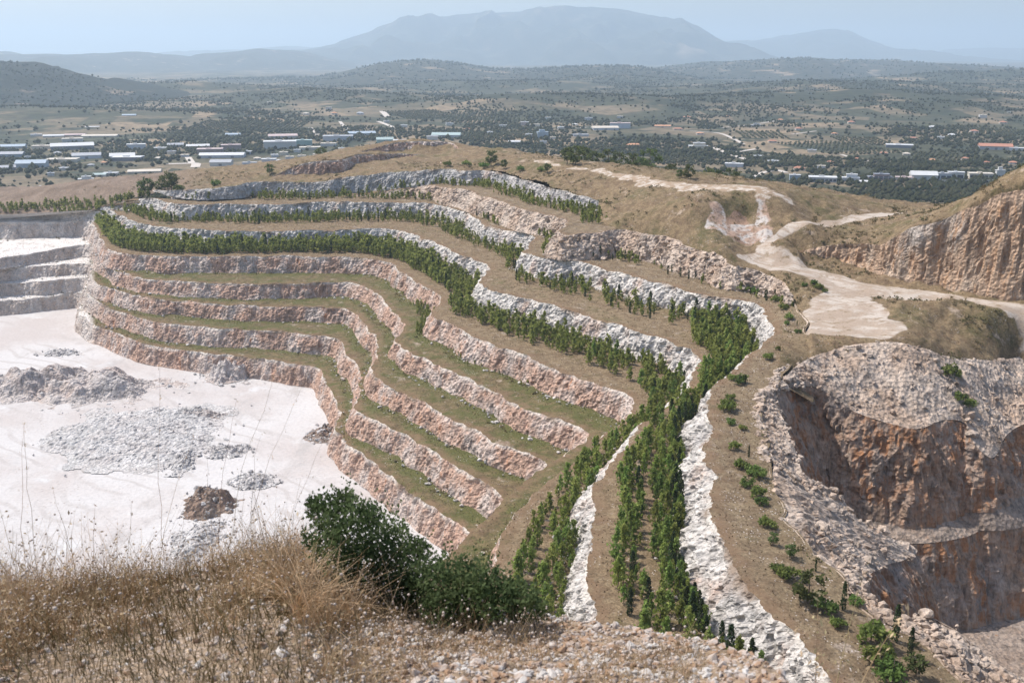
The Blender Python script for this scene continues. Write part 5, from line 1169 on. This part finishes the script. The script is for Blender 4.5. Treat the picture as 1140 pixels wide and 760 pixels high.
# grass tufts
def tufts(name, P, H, mat, label, seed):
    rg_ = np.random.RandomState(seed); n_ = len(P); k = 2
    C = np.repeat(P, k, 0) + rg_.normal(0, .22, (n_ * k, 3)) * (1, 1, 0) * np.repeat(H, k)[:, None]; H = np.repeat(H, k)
    C[:, 2] += H * .35
    V, Fq = leaf_cloud(C, H * .8, rg_, up=1.6, elong=1.35)
    return stuff(add(name, mesh_from(name, V, Fq), mat), label, 'grass')
def tuft_mat(name, a, c): return leaf_mat(name, a, c, sc=.25)
M['straw'] = tuft_mat('straw_tufts', (.36, .28, .165), (.25, .185, .11)); M['weed'] = tuft_mat('green_weeds', (.15, .165, .05), (.21, .195, .08))
Pd, Pg = [], []
for k in 'ABCDEFG':
    dn = .30 if k in 'DEFG' else .26
    bk = BENCH[k]
    Pd.append(sample_bench(bk, lambda px, py, d, w: (d > w * .25) | (rng.rand(len(px)) < .3), dn, .7, rng))
    Pg.append(sample_bench(bk, lambda px, py, d, w: (d < (4.5 if k in 'DEFG' else 3)) & (d > .3), .35 if k in 'DEFG' else .10, .6, rng))
hv = HG[KEEP]; hv = hv[(hv[:, 1] < 560) & (hv[:, 0] / hv[:, 1] > -.06)]
off_road = np.stack([droad[KEEP], dridge[KEEP], dscree[KEEP]], -1).min(-1)
hv2 = HG[KEEP][(HG[KEEP][:, 1] < 600) & (off_road > .5)]
wgt = rg.permutation(len(hv2))[:26000]; hh = hv2[wgt] + np.stack([rg.uniform(-.6, .6, len(wgt)), rg.uniform(-.6, .6, len(wgt)), 0 * rg.rand(len(wgt))], -1)
sel = fbm(hh, 14, 3, 9) > .05
Pd.append(hh[~sel]); Pg.append(hh[sel][:7000])
Pd = np.vstack(Pd); Pg = np.vstack(Pg)
tufts('dry_grass', Pd, rg.uniform(.10, .36, len(Pd)), M['straw'], 'dry straw coloured grass over terraces and hill', 4)
tufts('green_weeds', Pg, rg.uniform(.15, .42, len(Pg)), M['weed'], 'green weeds along the feet of the faces', 5)
sc_ = hh[fbm(hh, 20, 3, 15) > .12][:2400]; sc_ = np.vstack([sc_, Pg[rg.permutation(len(Pg))[:500]]])
C_ = np.repeat(sc_, 14, 0) + rg.normal(0, .42, (len(sc_) * 14, 3)) * (1, 1, .5); C_[:, 2] += .35
V, Fq = leaf_cloud(C_, rg.uniform(.28, .5, len(C_)), rg, up=.4, elong=1.5)
M['scrubby'] = leaf_mat('low_scrub', (.10, .105, .045), (.19, .155, .08), sc=.12)
stuff(add('low_scrub', mesh_from('low_scrub', V, Fq), M['scrubby']), 'low brown and olive scrub dotted over the hill', 'scrub')
print('TUFTS', len(Pd), len(Pg))
# ------------------------------------------------------------------ the foreground brow
EDGE = [(-160, 668, 2.6), (0, 660, 2.6), (100, 652, 2.6), (190, 640, 2.6), (260, 622, 2.6), (310, 612, 2.6), (345, 625, 2.58), (385, 661, 2.5), (430, 669, 2.48), (500, 680, 2.45), (560, 684, 2.43), (620, 692, 2.4), (700, 700, 2.35), (760, 712, 2.3), (800, 726, 2.22), (840, 745, 2.12), (875, 765, 2.0), (940, 815, 1.9), (1100, 880, 1.85), (1300, 900, 1.85)]
E = np.array(EDGE); E3 = unproj(E[:, 0], E[:, 1], E[:, 2]); ea = np.arctan2(E3[:, 0], E3[:, 1]); er = np.hypot(E3[:, 0], E3[:, 1])
def brow(a, r):
    """height of the brow at bearing a, distance r"""
    re = np.interp(a, ea, er); he = np.interp(a, ea, E[:, 2])
    h = np.where(r < re, 1.5 + (he - 1.5) * np.clip(r / re, 0, 1) ** 1.5, he + (r - re) * .55 + np.clip(r - re, 0, 9) ** 1.5 * .75)
    P = np.stack([np.sin(a) * r, np.cos(a) * r, 0 * a], -1)
    return CAMZ - h + (.035 * fbm(P, .5, 4, 3) + .05 * fbm(P, 1.6, 2, 4)) * np.clip((r - .8), 0, 1)
def brow_pt(a, r): return np.stack([np.sin(a) * r, np.cos(a) * r, brow(a, r)], -1)
A_, R_ = np.meshgrid(np.linspace(-1.0, 1.0, 300), np.concatenate([np.linspace(.5, 6.5, 190), np.linspace(6.6, 16, 40)]))
G = brow_pt(A_, R_)
b = NB('gravelly_earth')
n1 = b.noise(2.0, 5, .6); n2 = b.noise(14.0, 5, .65)
c = b.mix(b.ramp(n1, .4, .6), (.36, .27, .19), (.24, .17, .11))
c = b.mix(b.ramp(b.voro(38), .45, .2), c, (.50, .40, .33))
c = b.mul(c, b.ramp(n2, .0, .7)); b.bump(b.math('ADD', n2, b.voro(38)), .8, .02)
M['brow'] = b.done(c)
struct(add('ground', mesh_from('ground', G.reshape(-1, 3), grid_faces(*A_.shape), smooth=True), M['brow']))
rf = np.random.RandomState(77)
def brow_samples(n, f):
    """random spots on the brow; f(px, py, a, r, re) keeps"""
    a = rf.uniform(-.62, .62, n); r = np.sqrt(rf.uniform(1.2 ** 2, 5.4 ** 2, n)); P = brow_pt(a, r); px, py = proj(P); re = np.interp(a, ea, er)
    k = f(px, py, a, r, re) & (py < 900) & (px > -60) & (px < 1200); return P[k], px[k], py[k]
# gravel: light broken stone, thickest on the bare brow
b = NB('gravel'); vc = b.noise(23.0, 2)
c = b.mix(b.ramp(vc, .42, .58), (.42, .355, .31), (.33, .215, .14)); c = b.mix(b.ramp(b.noise(9.0, 3), .5, .62), c, (.50, .47, .44))
M['gravel'] = b.done(b.mul(c, b.ramp(b.noise(120, 3), -.6, .7)))
P, px, py = brow_samples(60000, lambda px, py, a, r, re: (r < re + .35) & ((px > 350 + rf.normal(0, 60, len(px))) | (rf.rand(len(px)) < .12)))
P = P[:9800]; Rr = np.clip(rf.exponential(.0050, len(P)) + .0040, .003, .026); P[:, 2] += Rr * .3
stones('gravel', P, Rr, M['gravel'], 'pale pinkish gravel covering the brow in front', 6)

# thin curved stems, built as three-sided tubes
def stems(base, L, lean, rad, rg_, segs=3, droop=.35):
    n_ = len(base); az = rg_.uniform(0, 6.283, n_); D = np.stack([np.cos(az), np.sin(az)], -1) * np.asarray(lean).reshape(-1, 1)
    t = np.linspace(0, 1, segs + 1); L = np.asarray(L).reshape(-1, 1)
    C = np.empty((n_, segs + 1, 3)); C[..., :2] = base[:, None, :2] + D[:, None] * (t[None, :, None] ** (1 + droop * 2)) * L[:, :, None]
    C[..., 2] = base[:, None, 2] + t[None] * L * np.sqrt(np.clip(1 - (np.asarray(lean).reshape(-1, 1) * .8) ** 2, .1, 1)) - droop * .25 * L * t[None] ** 3 * np.asarray(lean).reshape(-1, 1)
    C[:, 1:, :2] += rg_.normal(0, .02, (n_, segs, 2)) * L[:, :, None]
    r = np.asarray(rad).reshape(-1, 1) * (1 - .75 * t[None]); ph = np.array([0, 2.094, 4.189])
    V = C[:, :, None] + r[:, :, None, None] * np.stack([np.cos(ph), np.sin(ph), 0 * ph], -1)[None, None]
    i0 = (np.arange(n_) * (segs + 1) * 3)[:, None, None]; s_ = (np.arange(segs) * 3)[None, :, None]; j = np.arange(3)[None, None]; jn = (j + 1) % 3
    Fq = np.stack([i0 + s_ + j, i0 + s_ + jn, i0 + s_ + 3 + jn, i0 + s_ + 3 + j], -1).reshape(-1, 4)
    return V.reshape(-1, 3), Fq, C
def plain_leaf(name, a, c, sc=6.0): return leaf_mat(name, a, c, sc=sc)
M['stem_brown'] = plain_leaf('dry_brown_stems', (.40, .305, .185), (.60, .48, .315)); M['stem_straw'] = plain_leaf('golden_straw', (.68, .55, .34), (.58, .45, .26)); M['stem_olive'] = plain_leaf('dull_olive_stems', (.20, .165, .080), (.33, .25, .135))
b = NB('seed_fluff'); M['fluff'] = b.done(b.mix(b.noise(60, 2), (.52, .46, .40), (.38, .30, .25)))
def mat_zone(px, py): return px < 400 + 40 * np.sin(py * .05)
# tangle of dry stems on the left
P, px, py = brow_samples(60000, lambda px, py, a, r, re: (px < 392 + rf.normal(0, 26, len(px))) & (r < re + .25))
P = P[fbm(P * (1, 1, 0), .55, 3, 91) > -.12 - .5 * rf.rand(len(P))][:10500]; V, Fq, C1 = stems(P, np.clip(rf.exponential(.10, len(P)) + .05, .05, .42), rf.uniform(.2, .95, len(P)), rf.uniform(.0009, .0020, len(P)), rf)
stuff(add('dry_grass', mesh_from('dry_grass', V, Fq), M['stem_brown']), 'tangled dry brown grass in the left foreground', 'grass')
P2, _, _ = brow_samples(26000, lambda px, py, a, r, re: (px < 390 + rf.normal(0, 26, len(px))) & (r < re + .2)); P2 = P2[:4200]
V, Fq, C2 = stems(P2, rf.uniform(.05, .2, len(P2)), rf.uniform(.2, .9, len(P2)), rf.uniform(.0010, .0022, len(P2)), rf)
stuff(add('dry_grass', mesh_from('dry_grass', V, Fq), M['stem_olive']), 'dull olive stems low in the left foreground', 'grass')
# little dry leaves through the tangle
Lp = C1[rf.randint(0, len(C1), 9000), rf.randint(1, 4, 9000)] + rf.normal(0, .012, (9000, 3))
V, Fq = leaf_cloud(Lp, rf.uniform(.004, .009, len(Lp)), rf, up=.1, elong=2.6)
stuff(add('dry_leaves', mesh_from('dry_leaves', V, Fq), M['stem_brown']), 'small withered leaves among the dry stems', 'leaves')
# stems over the gravel in the middle and right
P3, px, py = brow_samples(30000, lambda px, py, a, r, re: (px > 380) & (px < 900) & (r < re - .05) & (py > 684 + rf.normal(0, 20, len(px))) & (fbm(np.stack([a * 9, r * 2, 0 * r], -1), 1.2, 2, 5) > -.25)); P3 = P3[:3400]
V, Fq, C3 = stems(P3, rf.uniform(.05, .17, len(P3)), rf.uniform(.2, .95, len(P3)), rf.uniform(.0008, .0016, len(P3)), rf)
stuff(add('dry_grass', mesh_from('dry_grass', V, Fq), M['stem_brown']), 'sparse brown stems over the gravel in the middle foreground', 'grass')
# golden straw clump left of the shrub
P4, px, py = brow_samples(60000, lambda px, py, a, r, re: (np.hypot((px - 372) / 62, (py - 662) / 46) < 1) & (r < re + .3)); P4 = P4[:1500]
V, Fq, C4 = stems(P4, rf.uniform(.12, .36, len(P4)), rf.uniform(.3, 1.0, len(P4)), rf.uniform(.0012, .0026, len(P4)), rf, droop=.8)
stuff(add('straw_clump', mesh_from('straw_clump', V, Fq), M['stem_straw']), 'golden straw clump left of the green shrub', 'straw')
# fluffy seed heads
def puffs(P, R):
    n_ = len(P); S = rf.uniform(.75, 1.2, (n_, 12, 1)) * np.asarray(R)[:, None, None]; V = IV[None] * S + P[:, None]
    return V.reshape(-1, 3), (IF[None] + (np.arange(n_) * 12)[:, None, None]).reshape(-1, 3)
t1_ = C1[rf.permutation(len(C1))[:2600], -1]; t3_ = C3[rf.permutation(len(C3))[:700], -1]; T_ = np.vstack([t1_, t3_])
V, Ft = puffs(T_, rf.uniform(.0028, .0068, len(T_)))
stuff(add('seed_heads', mesh_from('seed_heads', V, Ft=Ft, smooth=True), M['fluff']), 'whitish fluffy seed heads on the dry stems', 'seed heads')
# tall single stalks standing against the pale floor
ST_ = [(38, 372 + 130, 640, .10, 'o'), (46, 500, 640, .02, 's'), (192, 440, 640, .06, 's'), (262, 465, 635, .16, 'b'), (300, 415, 640, .30, 'b'), (318, 442, 645, .35, 'b'), (240, 520, 640, .02, 'b'), (345, 500, 640, .30, 'b'), (80, 560, 645, -.15, 's'), (110, 575, 645, .10, 's'), (290, 500, 640, .12, 'b'), (330, 540, 640, .2, 'b'), (205, 505, 640, .30, 's'), (15, 560, 650, -.1, 's'), (150, 570, 645, .12, 's')]
for i, (px, ytop, yb, ln, kd) in enumerate(ST_):
    base = unproj(px - ln * (yb - ytop) * .7, yb + 14, 2.62); d = np.linalg.norm(base - np.array([0, 0, CAMZ])); L = (yb + 14 - ytop) / FPX * d * 1.08
    t = np.linspace(0, 1, 9); side = ln * L * t ** 1.6
    C = np.stack([base[0] + side, base[1] + .05 * t * L, base[2] + L * t], -1) + np.r_[np.zeros((1, 3)), rf.normal(0, .006 * L, (8, 3))]
    r = .0016 * (1 - .7 * t); ph = np.array([0, 2.094, 4.189])
    V = (C[:, None] + r[:, None, None] * np.stack([np.cos(ph), np.sin(ph), 0 * ph], -1)[None] - base).reshape(-1, 3)
    Fq = np.array([(s_ * 3 + j, s_ * 3 + (j + 1) % 3, s_ * 3 + 3 + (j + 1) % 3, s_ * 3 + 3 + j) for s_ in range(8) for j in range(3)])
    o = empty('grass_stalk', [float(q_) for q_ in base])
    add('stem', mesh_from('stem', V, Fq), M['stem_brown'], o)
    if kd == 's':
        V2, F2 = leaf_cloud(C[-3:].repeat(5, 0) - base + rf.normal(0, .004, (15, 3)) + np.linspace(-.01, .012, 15)[:, None] * (0, 0, 1), .0045, rf, up=2, elong=3.0)
    else:
        q_ = np.concatenate([C[4:].repeat(3, 0)]) - base + rf.normal(0, .012, (15, 3)); V2, F2 = leaf_cloud(q_, .0035, rf, up=.8, elong=3.6)
    add('seed_head', mesh_from('seed_head', V2, F2), M['stem_brown'], o)['kind'] = 'stuff'
    tag(o, ['tall dry stalk with an ear at the far left edge of the foreground', 'thin upright stalk at far left beside the tallest', 'single thin upright stalk below the oval stone pile', 'bending twiggy stalk right of the brown mound', 'tallest of the leaning stalks above the dry grass', 'leaning stalk just right of the tallest leaning one', 'short upright stalk over the brown mound', 'rightmost leaning stalk touching the shrub', 'low stalk with an ear over the white floor at left', 'low upright stalk, second over the white floor at left', 'forked stalk between the leaning stalks', 'short leaning stalk left of the shrub top', 'slanting stalk over the grey stone scatter', 'lowest stalk by the left picture edge', 'low stalk with an ear in the middle of the white floor'][i], 'stalk', 'tall dry stalks')
# oat stalks at lower right
for i, (px, ytop, ln) in enumerate([(905, 680, -.05), (925, 655, .10), (945, 690, .35), (915, 715, -.3)]):
    base = unproj(px, 800, 2.3); d = np.linalg.norm(base - np.array([0, 0, CAMZ])); L = (800 - ytop) / FPX * d * 1.1; t = np.linspace(0, 1, 8)
    C = np.stack([base[0] + ln * L * t ** 1.5, base[1] + 0 * t, base[2] + L * t], -1); r = .0018 * (1 - .6 * t); ph = np.array([0, 2.094, 4.189])
    V = (C[:, None] + r[:, None, None] * np.stack([np.cos(ph), np.sin(ph), 0 * ph], -1)[None] - base).reshape(-1, 3)
    Fq = np.array([(s_ * 3 + j, s_ * 3 + (j + 1) % 3, s_ * 3 + 3 + (j + 1) % 3, s_ * 3 + 3 + j) for s_ in range(7) for j in range(3)])
    o = empty('oat_stalk', [float(q_) for q_ in base]); add('stem', mesh_from('stem', V, Fq), M['stem_straw'], o)
    q_ = C[3:].repeat(5, 0) - base + rf.normal(0, .018, (25, 3)); V2, F2 = leaf_cloud(q_, .009, rf, up=.3, elong=3.0)
    add('spikelets', mesh_from('spikelets', V2, F2), M['stem_straw'], o)['kind'] = 'stuff'
    tag(o, ['golden oat stalk at lower right, leftmost of the group', 'tallest golden oat stalk at lower right', 'golden oat stalk at lower right leaning right', 'short oat stalk at lower right bending left'][i], 'stalk', 'oat stalks at lower right')

# the green shrub on the brow
def shrub():
    rs = np.random.RandomState(8); c0 = unproj(470, 672, 2.5)
    o = empty('shrub', [float(q_) for q_ in c0]); d = float(np.linalg.norm(c0 - np.array([0, 0, CAMZ]))); k = d / FPX
    lob = [(372, 570, 26), (395, 590, 34), (360, 600, 26), (430, 600, 32), (420, 635, 40), (455, 640, 36), (470, 655, 34), (500, 650, 36), (525, 660, 30), (555, 668, 24), (580, 678, 16), (440, 665, 26), (380, 625, 28), (540, 645, 20), (352, 565, 14), (385, 556, 14), (410, 572, 16), (465, 612, 16), (600, 680, 12), (572, 660, 18), (530, 680, 22), (490, 678, 22), (590, 668, 12)]
    Vs, Fs, Bs, off = [], [], [], 0; leaves = []; tips = []
    for px, py, r in lob:
        c = unproj(px, py, 1) - np.array([0, 0, CAMZ]); c = c / np.linalg.norm(c) * (d * (.95 - .06 * np.clip((px - 430) / 130, 0, 1)) + rs.normal(0, .07)) + np.array([0, 0, CAMZ]) - c0
        py = py + (10 if px < 420 and py < 605 else 0); r = r * .86; n_ = int(r * r * 1.6) + 60; q_ = rs.normal(size=(n_, 3)); q_ /= np.linalg.norm(q_, axis=1, keepdims=True); q_ *= (rs.rand(n_, 1) ** .45) * r * k * 1.12
        # twigs give the crown a broken outline
        m = max(5, int(r * .5)); dv = rs.normal(size=(m, 3)); dv[:, 2] = np.abs(dv[:, 2]) + .5; dv /= np.linalg.norm(dv, axis=1, keepdims=True)
        tw = (dv[:, None] * np.linspace(.6, 1.75, 9)[None, :, None] * r * k * rs.uniform(.7, 1.1, (m, 1, 1))).reshape(-1, 3) + rs.normal(0, .006, (m * 9, 3))
        leaves.append(np.vstack([q_, tw]) + c); tips.append(c)
    L_ = np.vstack(leaves); V, Fq = leaf_cloud(L_, rs.uniform(.008, .0145, len(L_)), rs, up=.3, elong=1.7)
    add('foliage', mesh_from('foliage', V, Fq), M['shrub'], o)
    for c in tips:
        st = np.array([[rs.normal(0, .12), rs.normal(0, .05), -.1]]); t = np.linspace(0, 1, 6)[:, None]; C = st * (1 - t) + c * t + np.array([0, 0, .05]) * np.sin(t * 3.14); r = .006 * (1 - .7 * t[:, 0]); ph = np.array([0, 2.094, 4.189])
        V = (C[:, None] + r[:, None, None] * np.stack([np.cos(ph), np.sin(ph), 0 * ph], -1)[None]).reshape(-1, 3)
        add('branch', mesh_from('branch', V, np.array([(s_ * 3 + j, s_ * 3 + (j + 1) % 3, s_ * 3 + 3 + (j + 1) % 3, s_ * 3 + 3 + j) for s_ in range(5) for j in range(3)])), M['bark'], o)
    return tag(o, 'dense dark green small leaved shrub on the edge of the brow', 'shrub')
M['shrub'] = leaf_mat('shrub_leaves', (.085, .14, .055), (.15, .215, .09), sc=9.0)
shrub()
